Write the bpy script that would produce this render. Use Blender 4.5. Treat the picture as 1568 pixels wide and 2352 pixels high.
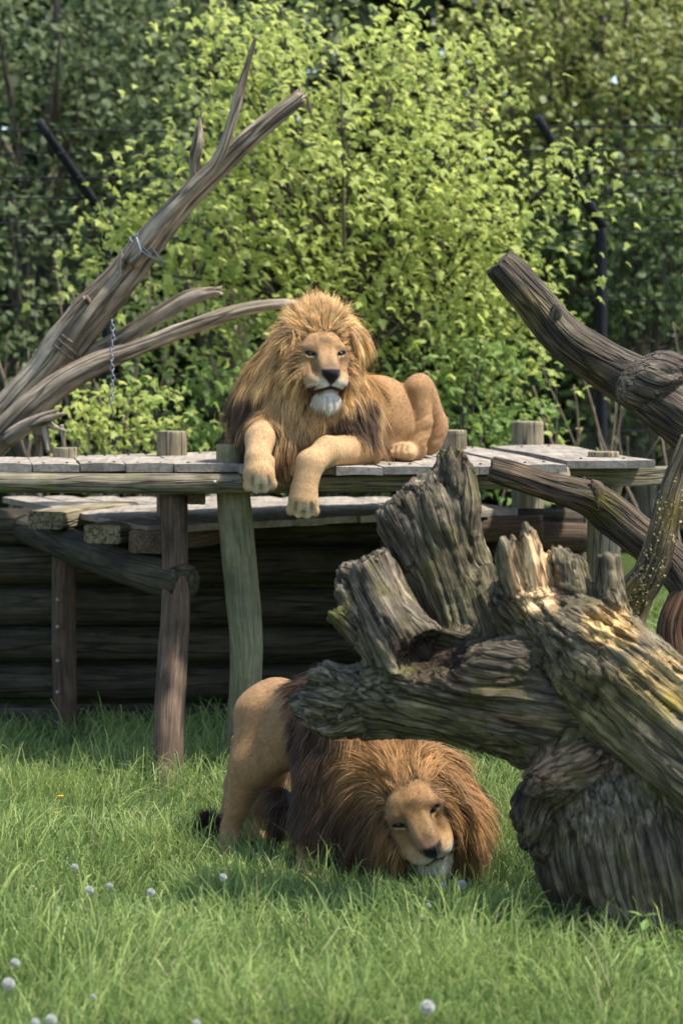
import bpy, math, random
import numpy as np
from mathutils import Vector, Matrix, Euler
for o in list(bpy.data.objects): bpy.data.objects.remove(o)
random.seed(7); rng = np.random.default_rng(7)
sc = bpy.context.scene; C = sc.collection
R = math.radians
# ------------------------------------------------------------------ camera, sky, sun, exposure
CAM = np.array([0.0, 0.0, 2.27]); FPX = 5400.0; U0, V0, HOR = 784.0, 1176.0, 790.0
PITCH = math.atan((V0-HOR)/FPX)
cd = bpy.data.cameras.new('camera'); cam = bpy.data.objects.new('camera', cd); C.objects.link(cam)
cd.sensor_fit = 'VERTICAL'; cd.sensor_height = 36; cd.sensor_width = 24; cd.lens = 36*FPX/2352
cam.location = CAM; cam.rotation_euler = (R(90)-PITCH, 0, 0); cd.clip_end = 600; cd.clip_start = .1
cd.dof.use_dof = True; cd.dof.focus_distance = 10.9; cd.dof.aperture_fstop = 2.3
sc.camera = cam
SUN_EL, SUN_AZ = 63.0, 82.0       # azimuth measured from straight behind the camera, towards its right
w = bpy.data.worlds.new('World'); sc.world = w; w.use_nodes = True
wn = w.node_tree.nodes; wl = w.node_tree.links
sky = wn.new('ShaderNodeTexSky'); sky.sky_type = 'NISHITA'; sky.sun_disc = False
sky.sun_elevation = R(SUN_EL); sky.sun_rotation = R(180-SUN_AZ)
bg = wn['Background']; bg.inputs[1].default_value = .15; wl.new(sky.outputs[0], bg.inputs[0])
sl = bpy.data.lights.new('sun', 'SUN'); sl.energy = 4.0; sl.angle = R(3); sl.color = (1, .95, .88)
so = bpy.data.objects.new('sun', sl); C.objects.link(so)
sdir = Vector((math.sin(R(SUN_AZ))*math.cos(R(SUN_EL)), -math.cos(R(SUN_AZ))*math.cos(R(SUN_EL)), math.sin(R(SUN_EL))))
so.rotation_euler = sdir.to_track_quat('Z', 'Y').to_euler()
sc.view_settings.view_transform = 'Standard'; sc.view_settings.look = 'None'
sc.view_settings.exposure = 1.12; sc.view_settings.gamma = 1
sc.cycles.use_denoising = True; sc.cycles.max_bounces = 6; sc.cycles.diffuse_bounces = 3; sc.cycles.transmission_bounces = 4
sc.cycles.transparent_max_bounces = 4; sc.cycles.caustics_reflective = False; sc.cycles.caustics_refractive = False

def P(u, v, Y):
    "point at world depth Y seen at pixel (u, v) of the 1568 x 2352 survey picture"
    a = (u-U0)/FPX; b = (V0-v)/FPX; c, s = math.cos(PITCH), math.sin(PITCH)
    d = np.array([a, c+b*s, -s+b*c]); return CAM + d*(Y/d[1])
def Q(u, v, z):
    "point on the level z seen at pixel (u, v)"
    a = (u-U0)/FPX; b = (V0-v)/FPX; c, s = math.cos(PITCH), math.sin(PITCH)
    d = np.array([a, c+b*s, -s+b*c]); return CAM + d*((z-CAM[2])/d[2])
def px(n, Y): return n*Y/FPX

# ------------------------------------------------------------------ numeric helpers
def _h(ix, iy, iz, seed):
    n = (ix.astype(np.int64)*374761393 + iy.astype(np.int64)*668265263 + iz.astype(np.int64)*2147483647 + seed*974711) & 0xffffffff
    n = ((n ^ (n >> 13))*1274126177) & 0xffffffff
    n = ((n ^ (n >> 16))*2246822519) & 0xffffffff
    return ((n ^ (n >> 15)) & 0xffffff)/float(0xffffff)
def vnoise(p, seed=0):
    p = np.asarray(p, float); i = np.floor(p); f = p-i; u = f*f*(3-2*f); i = i.astype(np.int64); r = 0
    for dx in (0, 1):
        for dy in (0, 1):
            for dz in (0, 1):
                wgt = (u[:, 0] if dx else 1-u[:, 0])*(u[:, 1] if dy else 1-u[:, 1])*(u[:, 2] if dz else 1-u[:, 2])
                r = r + wgt*_h(i[:, 0]+dx, i[:, 1]+dy, i[:, 2]+dz, seed)
    return r*2-1
def fbm(p, seed=0, n=3):
    r = 0; a = 1; t = 0; p = np.asarray(p, float)
    for k in range(n): r = r+a*vnoise(p*2**k, seed+k*17); t += a; a *= .5
    return r/t
def ridge(p, seed=0, n=3):
    r = 0; a = 1; t = 0; p = np.asarray(p, float)
    for k in range(n): r = r+a*(1-2*np.abs(vnoise(p*2**k, seed+k*17))); t += a; a *= .5
    return r/t
def nrm(a): return a/np.maximum(np.linalg.norm(a, axis=-1, keepdims=True), 1e-9)
def sstep(a, b, x): t = np.clip((x-a)/(b-a), 0, 1); return t*t*(3-2*t)
def mix(a, b, t):
    t = np.asarray(t)[..., None] if np.ndim(t) else t
    return np.asarray(a)*(1-t)+np.asarray(b)*t

def mesh_np(name, verts, faces, mat=None, cols=None, grain=None, smooth=False, fmat=None):
    "faces: list of (k, n) int arrays (tri / quad blocks)"
    me = bpy.data.meshes.new(name); verts = np.asarray(verts, np.float32)
    if not isinstance(faces, list): faces = [faces]
    faces = [np.asarray(f, np.int32) for f in faces if len(f)]
    loops = np.concatenate([f.ravel() for f in faces]); cnt = np.concatenate([np.full(len(f), f.shape[1], np.int32) for f in faces])
    me.vertices.add(len(verts)); me.vertices.foreach_set('co', verts.ravel())
    me.loops.add(len(loops)); me.loops.foreach_set('vertex_index', loops)
    me.polygons.add(len(cnt)); me.polygons.foreach_set('loop_start', np.concatenate([[0], np.cumsum(cnt)[:-1]]).astype(np.int32))
    me.update(calc_edges=True)
    if cols is not None:
        c = np.ones((len(verts), 4), np.float32); c[:, :3] = cols
        me.attributes.new('Col', 'FLOAT_COLOR', 'POINT').data.foreach_set('color', c.ravel())
    if grain is not None:
        me.attributes.new('grain', 'FLOAT_VECTOR', 'POINT').data.foreach_set('vector', np.asarray(grain, np.float32).ravel())
    me.polygons.foreach_set('use_smooth', np.full(len(cnt), smooth))
    if mat: me.materials.append(mat)
    return me
def link(name, me, parent=None):
    o = bpy.data.objects.new(name, me); C.objects.link(o)
    if parent: o.parent = parent
    return o
def obj(name, verts, faces, mat, parent=None, **k):
    "verts in world space; the object's origin is set at the middle of its foot (or at its parent)"
    verts = np.asarray(verts, float)
    if parent is None:
        org = np.array([(verts[:, 0].min()+verts[:, 0].max())/2, (verts[:, 1].min()+verts[:, 1].max())/2, verts[:, 2].min()])
    else:
        org = np.array(parent.matrix_world_loc if hasattr(parent, 'matrix_world_loc') else ORG.get(parent.name, (0, 0, 0)))
    o = link(name, mesh_np(name, verts-org, faces, mat, **k), parent)
    if parent is None: o.location = org
    ORG[o.name] = org
    return o
ORG = {}
def tag(o, label=None, cat=None, group=None, kind=None):
    if label: o['label'] = label
    if cat: o['category'] = cat
    if group: o['group'] = group
    if kind: o['kind'] = kind
    return o
def thing(name, loc, label, cat, group=None):
    o = bpy.data.objects.new(name, None); C.objects.link(o); o.location = loc; o.empty_display_size = .1
    ORG[o.name] = np.array(loc, float); return tag(o, label, cat, group)
def join_parts(parts):
    V = []; F = {}; Gn = []; Cl = []; n = 0
    for p in parts:
        v, fs = p[0], p[1]
        for f in (fs if isinstance(fs, list) else [fs]):
            f = np.asarray(f)
            if len(f): F.setdefault(f.shape[1], []).append(f+n)
        V.append(v); n += len(v)
        if len(p) > 2 and p[2] is not None: Gn.append(p[2])
        if len(p) > 3 and p[3] is not None: Cl.append(p[3])
    return np.concatenate(V), [np.concatenate(f) for f in F.values()], (np.concatenate(Gn) if Gn else None), (np.concatenate(Cl) if Cl else None)

# ------------------------------------------------------------------ materials
def mat_new(name, rough=.8, spec=.2):
    m = bpy.data.materials.new(name); m.use_nodes = True; nt = m.node_tree; b = nt.nodes['Principled BSDF']
    b.inputs['Roughness'].default_value = rough; b.inputs['Specular IOR Level'].default_value = spec
    return m, nt, b
def nd(nt, t, **k):
    n = nt.nodes.new(t)
    for a, v in k.items(): setattr(n, a, v)
    return n
def ramp(nt, src, stops):
    r = nd(nt, 'ShaderNodeValToRGB'); e = r.color_ramp.elements
    while len(e) < len(stops): e.new(.5)
    for k, (p, c) in enumerate(stops): e[k].position = p; e[k].color = (*c, 1) if len(c) == 3 else c
    nt.links.new(src, r.inputs[0]); return r
def noise(nt, vec, scale, detail=4, rough=.55, dist=0):
    n = nd(nt, 'ShaderNodeTexNoise'); n.inputs['Scale'].default_value = scale; n.inputs['Detail'].default_value = detail
    n.inputs['Roughness'].default_value = rough; n.inputs['Distortion'].default_value = dist
    if vec is not None: nt.links.new(vec, n.inputs['Vector'])
    return n
def mapping(nt, vec, scale):
    m = nd(nt, 'ShaderNodeMapping'); m.inputs['Scale'].default_value = scale; nt.links.new(vec, m.inputs['Vector']); return m.outputs[0]
def mixc(nt, a, b, f, mode='MIX'):
    m = nd(nt, 'ShaderNodeMix', data_type='RGBA', blend_type=mode)
    for sck, v in ((m.inputs[6], a), (m.inputs[7], b), (m.inputs[0], f)):
        if hasattr(v, 'links'): nt.links.new(v, sck)
        else: sck.default_value = v if not isinstance(v, tuple) else (*v, 1)
    return m.outputs[2]
def wood_mat(name, stops, moss=None, moss_amt=.55, gs=(1, 1, .07), scale=55, bump=.5, use='grain', rough=.85, col_attr=False, cracks=True, camt=.75):
    m, nt, b = mat_new(name, rough, .25); L = nt.links
    if use == 'grain': vec = nd(nt, 'ShaderNodeAttribute', attribute_name='grain').outputs['Vector']
    else:
        tc = nd(nt, 'ShaderNodeTexCoord'); oi = nd(nt, 'ShaderNodeObjectInfo')
        a = nd(nt, 'ShaderNodeVectorMath', operation='ADD'); L.new(tc.outputs['Object'], a.inputs[0]); L.new(oi.outputs['Random'], a.inputs[1])
        sc_ = nd(nt, 'ShaderNodeVectorMath', operation='SCALE'); L.new(oi.outputs['Random'], sc_.inputs['Scale']); sc_.inputs[0].default_value = (13, 7, 11)
        L.new(sc_.outputs[0], a.inputs[1]); vec = a.outputs[0]
    gv = mapping(nt, vec, gs)
    fine = noise(nt, gv, scale, 6, .62, .6); big = noise(nt, vec, 5.5, 4, .6)
    base = ramp(nt, fine.outputs[0], stops).outputs[0]
    tint = ramp(nt, big.outputs[0], [(.3, (.62, .62, .62)), (.7, (1.25, 1.22, 1.18))]).outputs[0]
    base = mixc(nt, base, tint, 1.0, 'MULTIPLY')
    if col_attr:
        base = mixc(nt, base, nd(nt, 'ShaderNodeAttribute', attribute_name='Col').outputs['Color'], 1.0, 'MULTIPLY')
    h = fine.outputs[0]
    if cracks:
        cr = nd(nt, 'ShaderNodeTexNoise'); cr.inputs['Scale'].default_value = scale*.42; cr.inputs['Detail'].default_value = 2; L.new(gv, cr.inputs['Vector'])
        cm = ramp(nt, cr.outputs[0], [(.455, (1, 1, 1)), (.492, (.16, .14, .13)), (.508, (.16, .14, .13)), (.545, (1, 1, 1))])
        base = mixc(nt, base, cm.outputs[0], camt, 'MULTIPLY')
        mul = nd(nt, 'ShaderNodeMath', operation='MULTIPLY_ADD'); L.new(cm.outputs[0], mul.inputs[0]); mul.inputs[1].default_value = .6; L.new(fine.outputs[0], mul.inputs[2]); h = mul.outputs[0]
    if moss:
        mn = noise(nt, vec, 9, 5, .7); mf = ramp(nt, mn.outputs[0], [(moss_amt-.05, (0, 0, 0)), (moss_amt+.13, (1, 1, 1))]).outputs[0]
        base = mixc(nt, base, moss, mf)
    L.new(base, b.inputs['Base Color'])
    bp = nd(nt, 'ShaderNodeBump'); bp.inputs['Strength'].default_value = bump; bp.inputs['Distance'].default_value = .02; L.new(h, bp.inputs['Height'])
    L.new(bp.outputs[0], b.inputs['Normal'])
    return m
def leaf_mat(name, c1, c2, transl=.4, rough=.5):
    m, nt, b = mat_new(name, rough, .3); L = nt.links
    g = nd(nt, 'ShaderNodeNewGeometry'); base = mixc(nt, c1, c2, g.outputs['Random Per Island'])
    oi = nd(nt, 'ShaderNodeObjectInfo')
    L.new(base, b.inputs['Base Color'])
    tr = nd(nt, 'ShaderNodeBsdfTranslucent'); L.new(mixc(nt, base, (1.0, 1.0, .35), .25, 'MIX'), tr.inputs[0]); L.new(base, tr.inputs[0])
    ms = nd(nt, 'ShaderNodeMixShader'); ms.inputs[0].default_value = transl
    L.new(b.outputs[0], ms.inputs[1]); L.new(tr.outputs[0], ms.inputs[2]); L.new(ms.outputs[0], nt.nodes['Material Output'].inputs[0])
    return m
def attr_mat(name, rough=.8, spec=.15, noise_scale=None, amt=.3, transl=0, sheen=0, bump=0):
    m, nt, b = mat_new(name, rough, spec); L = nt.links
    c = nd(nt, 'ShaderNodeAttribute', attribute_name='Col').outputs['Color']
    if noise_scale:
        tc = nd(nt, 'ShaderNodeTexCoord'); n = noise(nt, tc.outputs['Object'], noise_scale, 4)
        c = mixc(nt, c, ramp(nt, n.outputs[0], [(.3, (1-amt,)*3), (.7, (1+amt*.6,)*3)]).outputs[0], 1.0, 'MULTIPLY')
        if bump:
            bp = nd(nt, 'ShaderNodeBump'); bp.inputs['Strength'].default_value = bump; bp.inputs['Distance'].default_value = .01; L.new(n.outputs[0], bp.inputs['Height']); L.new(bp.outputs[0], b.inputs['Normal'])
    L.new(c, b.inputs['Base Color'])
    if sheen: b.inputs['Sheen Weight'].default_value = sheen
    if transl:
        tr = nd(nt, 'ShaderNodeBsdfTranslucent'); L.new(c, tr.inputs[0]); ms = nd(nt, 'ShaderNodeMixShader'); ms.inputs[0].default_value = transl
        L.new(b.outputs[0], ms.inputs[1]); L.new(tr.outputs[0], ms.inputs[2]); L.new(ms.outputs[0], nt.nodes['Material Output'].inputs[0])
    return m
def plain(name, col, rough=.6, spec=.3, metal=0, nscale=30, amt=.3):
    m, nt, b = mat_new(name, rough, spec); b.inputs['Metallic'].default_value = metal
    tc = nd(nt, 'ShaderNodeTexCoord'); n = noise(nt, tc.outputs['Object'], nscale, 4)
    nt.links.new(ramp(nt, n.outputs[0], [(.3, tuple(x*(1-amt) for x in col)), (.7, tuple(min(1, x*(1+amt)) for x in col))]).outputs[0], b.inputs['Base Color'])
    return m
GREY_DECK = [(.28, (.165, .138, .106)), (.5, (.265, .228, .182)), (.75, (.36, .318, .262))]
M = {}
M['deck'] = wood_mat('weathered deck board', GREY_DECK, gs=(1, .05, 1), scale=38, use='object', bump=.2, cracks=False)
M['beam'] = wood_mat('mossy grey beam', [(.3, (.10, .085, .05)), (.5, (.2, .17, .11)), (.72, (.32, .28, .2))], moss=(.13, .14, .035), moss_amt=.6, scale=50)
M['post'] = wood_mat('algae green post', [(.3, (.115, .105, .06)), (.5, (.19, .175, .10)), (.72, (.27, .25, .16))], moss=(.12, .14, .045), moss_amt=.58, scale=60, bump=.25, camt=.25)
M['darkpost'] = wood_mat('brown post', [(.3, (.055, .035, .022)), (.5, (.10, .066, .042)), (.72, (.17, .12, .08))], scale=60, bump=.3, camt=.35)
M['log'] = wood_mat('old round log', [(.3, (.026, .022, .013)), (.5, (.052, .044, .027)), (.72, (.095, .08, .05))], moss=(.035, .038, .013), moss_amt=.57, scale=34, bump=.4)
M['stub'] = wood_mat('pale cut post top', [(.3, (.14, .115, .07)), (.5, (.24, .20, .125)), (.72, (.36, .31, .21))], moss=(.16, .15, .06), moss_amt=.62, scale=40)
M['dead'] = wood_mat('bleached dead trunk', [(.28, (.075, .056, .036)), (.48, (.24, .19, .13)), (.7, (.47, .395, .295))], moss=(.14, .13, .06), moss_amt=.68, scale=34, bump=.9)
M['stump'] = wood_mat('weathered root wood', [(.30, (.035, .028, .02)), (.47, (.12, .098, .068)), (.68, (.30, .26, .195))], moss=(.075, .07, .018), moss_amt=.58, scale=52, bump=.75, col_attr=True)
M['branch'] = wood_mat('dark rough branch', [(.3, (.025, .02, .016)), (.5, (.075, .06, .045)), (.72, (.20, .165, .12))], moss=(.06, .06, .016), moss_amt=.63, scale=52, bump=.9, col_attr=True)
M['bark'] = wood_mat('tree bark', [(.3, (.05, .04, .03)), (.5, (.11, .09, .065)), (.72, (.18, .15, .11))], scale=30, bump=.5)
M['twig'] = wood_mat('bare brown twig', [(.3, (.12, .085, .06)), (.5, (.2, .15, .11)), (.72, (.3, .23, .17))], scale=30, bump=.2, cracks=False)
M['fence'] = plain('dark fence metal', (.018, .018, .021), .8, .12)
M['wire'] = plain('galvanised wire', (.20, .21, .22), .5, .4, .5)
M['rope'] = plain('old brown rope', (.13, .10, .07), .9, .1)
M['bolt'] = plain('grey bolt head', (.28, .26, .22), .5, .4, .5)
M['coat'] = attr_mat('short tawny coat', .75, .12, 45, .12, sheen=.1)
M['hair'] = attr_mat('mane hair', .6, .2, None, 0, transl=.22)
M['fur'] = attr_mat('coat fur', .65, .15, None, 0, transl=.15)
M['eye'] = attr_mat('lion eye', .22, .25)
M['maple'] = leaf_mat('fresh maple leaf', (.33, .40, .095), (.57, .60, .17), .6)
M['maple2'] = leaf_mat('maple leaf lower', (.15, .245, .055), (.29, .38, .095), .52)
M['shaded_leaf'] = leaf_mat('shaded woodland leaf', (.06, .088, .032), (.15, .185, .07), .38, .6)  # shade of the left-hand wood is put into this leaf colour
M['olive_leaf'] = leaf_mat('olive spring leaf', (.15, .18, .045), (.31, .32, .095), .42)
M['mid_leaf'] = leaf_mat('mid green leaf', (.075, .115, .035), (.16, .21, .065), .38)
M['far_leaf'] = leaf_mat('far woodland leaf', (.05, .068, .028), (.13, .15, .06), .35)
M['grass'] = attr_mat('grass blade', .5, .25, None, 0, transl=.38)
M['weed'] = leaf_mat('weed leaf', (.10, .19, .045), (.2, .3, .07), .35)
M['yellow'] = plain('dandelion yellow', (.75, .42, .02), .7, .2)
M['puff'] = leaf_mat('dandelion seed', (.6, .6, .55), (.75, .75, .7), .5)
M['stalk'] = leaf_mat('dandelion stalk', (.2, .25, .08), (.25, .28, .1), .3)
mg, nt, b = mat_new('soil and moss', .95, .1)
tc = nd(nt, 'ShaderNodeTexCoord'); n1 = noise(nt, tc.outputs['Object'], 3, 8, .7); n2 = noise(nt, tc.outputs['Object'], 60, 4)
c1 = ramp(nt, n1.outputs[0], [(.35, (.03, .045, .014)), (.55, (.05, .075, .018)), (.75, (.075, .06, .035))]).outputs[0]
nt.links.new(mixc(nt, c1, ramp(nt, n2.outputs[0], [(.3, (.5, .5, .5)), (.7, (1.3, 1.3, 1.3))]).outputs[0], 1.0, 'MULTIPLY'), b.inputs['Base Color'])
M['ground'] = mg

# ------------------------------------------------------------------ shape helpers
def catmull(pts, n):
    pts = np.asarray(pts, float); m = len(pts); out = []
    for i in range(m-1):
        p0 = pts[max(i-1, 0)]; p1 = pts[i]; p2 = pts[i+1]; p3 = pts[min(i+2, m-1)]
        for k in range(n):
            t = k/n; out.append(.5*((2*p1)+(-p0+p2)*t+(2*p0-5*p1+4*p2-p3)*t*t+(-p0+3*p1-3*p2+p3)*t**3))
    out.append(pts[-1]); return np.array(out)
def tube(pts, radii, seg=14, sub=8, rough=0., rs=0, flat=1., cap_jag=0., gscale=1., ridges=0.):
    "limb along control points; returns verts, faces, grain"
    pr = catmull(np.hstack([np.asarray(pts, float), np.asarray(radii, float)[:, None]]), sub)
    c, r = pr[:, :3], np.maximum(pr[:, 3], .001)
    t = nrm(np.gradient(c, axis=0)); ref = np.array([0, 0, 1.]) if abs(t[0][2]) < .9 else np.array([0, 1., 0])
    n = np.zeros_like(c); n[0] = nrm(np.cross(t[0], ref))
    for i in range(1, len(c)): n[i] = nrm(n[i-1]-t[i]*np.dot(n[i-1], t[i]))
    bn = np.cross(t, n); s = np.concatenate([[0], np.cumsum(np.linalg.norm(np.diff(c, axis=0), axis=1))])
    a = np.linspace(0, 2*np.pi, seg, endpoint=False)
    ca, sa = np.cos(a), np.sin(a)
    rr = np.repeat(r[:, None], seg, 1)
    g = np.stack([rr*ca, rr*sa, np.repeat(s[:, None], seg, 1)], -1)
    off = rs*13.7
    if rough:
        q = g.reshape(-1, 3)
        rr = rr*(1+rough*(fbm(q*np.array([9, 9, 4.])+off, rs, 3)).reshape(rr.shape))
    if ridges:
        q = np.stack([np.repeat(ca[None], len(c), 0)*2.2, np.repeat(sa[None], len(c), 0)*2.2, np.repeat((s*1.2)[:, None], seg, 1)], -1).reshape(-1, 3)
        rr = rr*(1+ridges*(ridge(q+off, rs+5, 3)).reshape(rr.shape))
    V = c[:, None]+n[:, None]*(rr*ca)[..., None]+bn[:, None]*(rr*sa*flat)[..., None]
    if cap_jag:
        j = vnoise(np.stack([ca*3+rs, sa*3, np.zeros(seg)], -1), rs)*cap_jag
        V[-1] += t[-1]*j[:, None]; V[-2] += t[-2]*j[:, None]*.5
    m = len(c); V = V.reshape(-1, 3); g = g.reshape(-1, 3)+off
    i = np.arange(m-1)[:, None]*seg; k = np.arange(seg)[None]; k2 = (k+1) % seg
    F = np.stack([i+k, i+k2, i+seg+k2, i+seg+k], -1).reshape(-1, 4)
    # caps with an inner ring, slightly dished
    def cap(ring, cen, tv, flip):
        nonlocal V, g
        base = len(V); mid = cen+(V[ring]-cen)*.5+tv*.0
        V = np.concatenate([V, mid, [cen]]); gm = (g[ring]-g[ring].mean(0))*.5+g[ring].mean(0)
        g = np.concatenate([g, gm*np.array([1, 1, 1]), [g[ring].mean(0)]])
        q = np.stack([ring, np.roll(ring, -1), base+np.roll(np.arange(seg), -1), base+np.arange(seg)], -1)
        tr = np.stack([base+np.arange(seg), base+np.roll(np.arange(seg), -1), np.full(seg, base+seg)], -1)
        return (q[:, ::-1], tr[:, ::-1]) if flip else (q, tr)
    q0, t0 = cap(np.arange(seg), V[:seg].mean(0), t[0], False); lr = np.arange((m-1)*seg, m*seg)
    q0, t0 = q0[:, ::-1], t0[:, ::-1]
    q1, t1 = cap(lr, V[lr].mean(0), t[-1], False)
    return V, [np.concatenate([F, q0, q1]), np.concatenate([t0, t1])], g
def limb(name, pts, radii, mat, parent=None, smooth=True, **k):
    V, F, g = tube(pts, radii, **k); cols = None
    return obj(name, V, F, mat, parent, grain=g, smooth=smooth)
def puv(l, r=None):
    "control points given as (u, v, Y, radius in survey pixels)"
    return [P(a[0], a[1], a[2]) for a in l], [px(a[3], a[2]) for a in l]
def board(name, c4, thick, mat, parent, n=8, jitter=.004, sag=0):
    "plank from 4 top corners (front-left, front-right, back-right, back-left)"
    fl, fr, br, bl = [np.asarray(x, float) for x in c4]; m = 3; V = []
    seed = random.random()*100
    for top in (1, 0):
        for i in range(n+1):
            for j in range(m+1):
                a = i/n; b_ = j/m; p = mix(mix(fl, fr, b_), mix(bl, br, b_), a)
                p = p+np.array([0, 0, (-thick if not top else 0)+jitter*(vnoise(np.array([[a*4+seed, b_*2, top]]))[0])-(abs(b_-.5)*2)**3*.003*top])
                if j in (0, m): p = p+np.array([jitter*.8*vnoise(np.array([[a*9+seed, j, 5.]]))[0], 0, 0])
                V.append(p)
    V = np.array(V); k = (n+1)*(m+1); ix = lambda t, i, j: (0 if t else k)+i*(m+1)+j; F = []
    for i in range(n):
        for j in range(m):
            F.append((ix(1, i, j), ix(1, i, j+1), ix(1, i+1, j+1), ix(1, i+1, j))); F.append((ix(0, i, j), ix(0, i+1, j), ix(0, i+1, j+1), ix(0, i, j+1)))
        F.append((ix(1, i, 0), ix(1, i+1, 0), ix(0, i+1, 0), ix(0, i, 0))); F.append((ix(1, i, m), ix(0, i, m), ix(0, i+1, m), ix(1, i+1, m)))
    for j in range(m):
        F.append((ix(1, 0, j), ix(0, 0, j), ix(0, 0, j+1), ix(1, 0, j+1))); F.append((ix(1, n, j), ix(1, n, j+1), ix(0, n, j+1), ix(0, n, j)))
    o = link(name, None or mesh_np(name, V-V.mean(0), np.array(F), mat), parent)
    o.location = V.mean(0)-ORG[parent.name]; return o
def bar(name, a, b, wd, ht, mat, parent, n=10, jit=.004):
    "squared timber from a to b (centre line), width across, height up"
    a, b = np.asarray(a, float), np.asarray(b, float); t = nrm(b-a); s = nrm(np.cross(t, [0, 0, 1.])); up = np.cross(s, t); V = []; G = []
    L = np.linalg.norm(b-a); prof = [(-.5, -.42), (-.42, -.5), (.42, -.5), (.5, -.42), (.5, .42), (.42, .5), (-.42, .5), (-.5, .42)]; off = random.random()*50
    for i in range(n+1):
        c = a+(b-a)*i/n; wob = jit*vnoise(np.array([[i*.7+off, 1., 1]]))[0]
        for x, y in prof:
            V.append(c+s*x*wd+up*(y*ht+wob)); G.append((x*wd+off, y*ht, L*i/n))
    F = []; k = len(prof)
    for i in range(n):
        for j in range(k): F.append((i*k+j, i*k+(j+1) % k, (i+1)*k+(j+1) % k, (i+1)*k+j))
    V = np.array(V)
    Fq = np.array(F); e0 = np.array([list(range(k))[::-1]]); e1 = np.array([[n*k+j for j in range(k)]])
    return obj(name, V, [Fq, np.concatenate([e0, e1])], mat, parent, grain=np.array(G))
def uvsphere(c, r, seg=12, ring=8):
    c = np.asarray(c, float); r = np.asarray(r, float)*np.ones(3); V = []; F = []
    for i in range(ring+1):
        th = math.pi*i/ring
        for j in range(seg): ph = 2*math.pi*j/seg; V.append(c+r*np.array([math.sin(th)*math.cos(ph), math.sin(th)*math.sin(ph), math.cos(th)]))
    for i in range(ring):
        for j in range(seg): F.append((i*seg+j, (i+1)*seg+j, (i+1)*seg+(j+1) % seg, i*seg+(j+1) % seg))
    return np.array(V), np.array(F)

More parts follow.
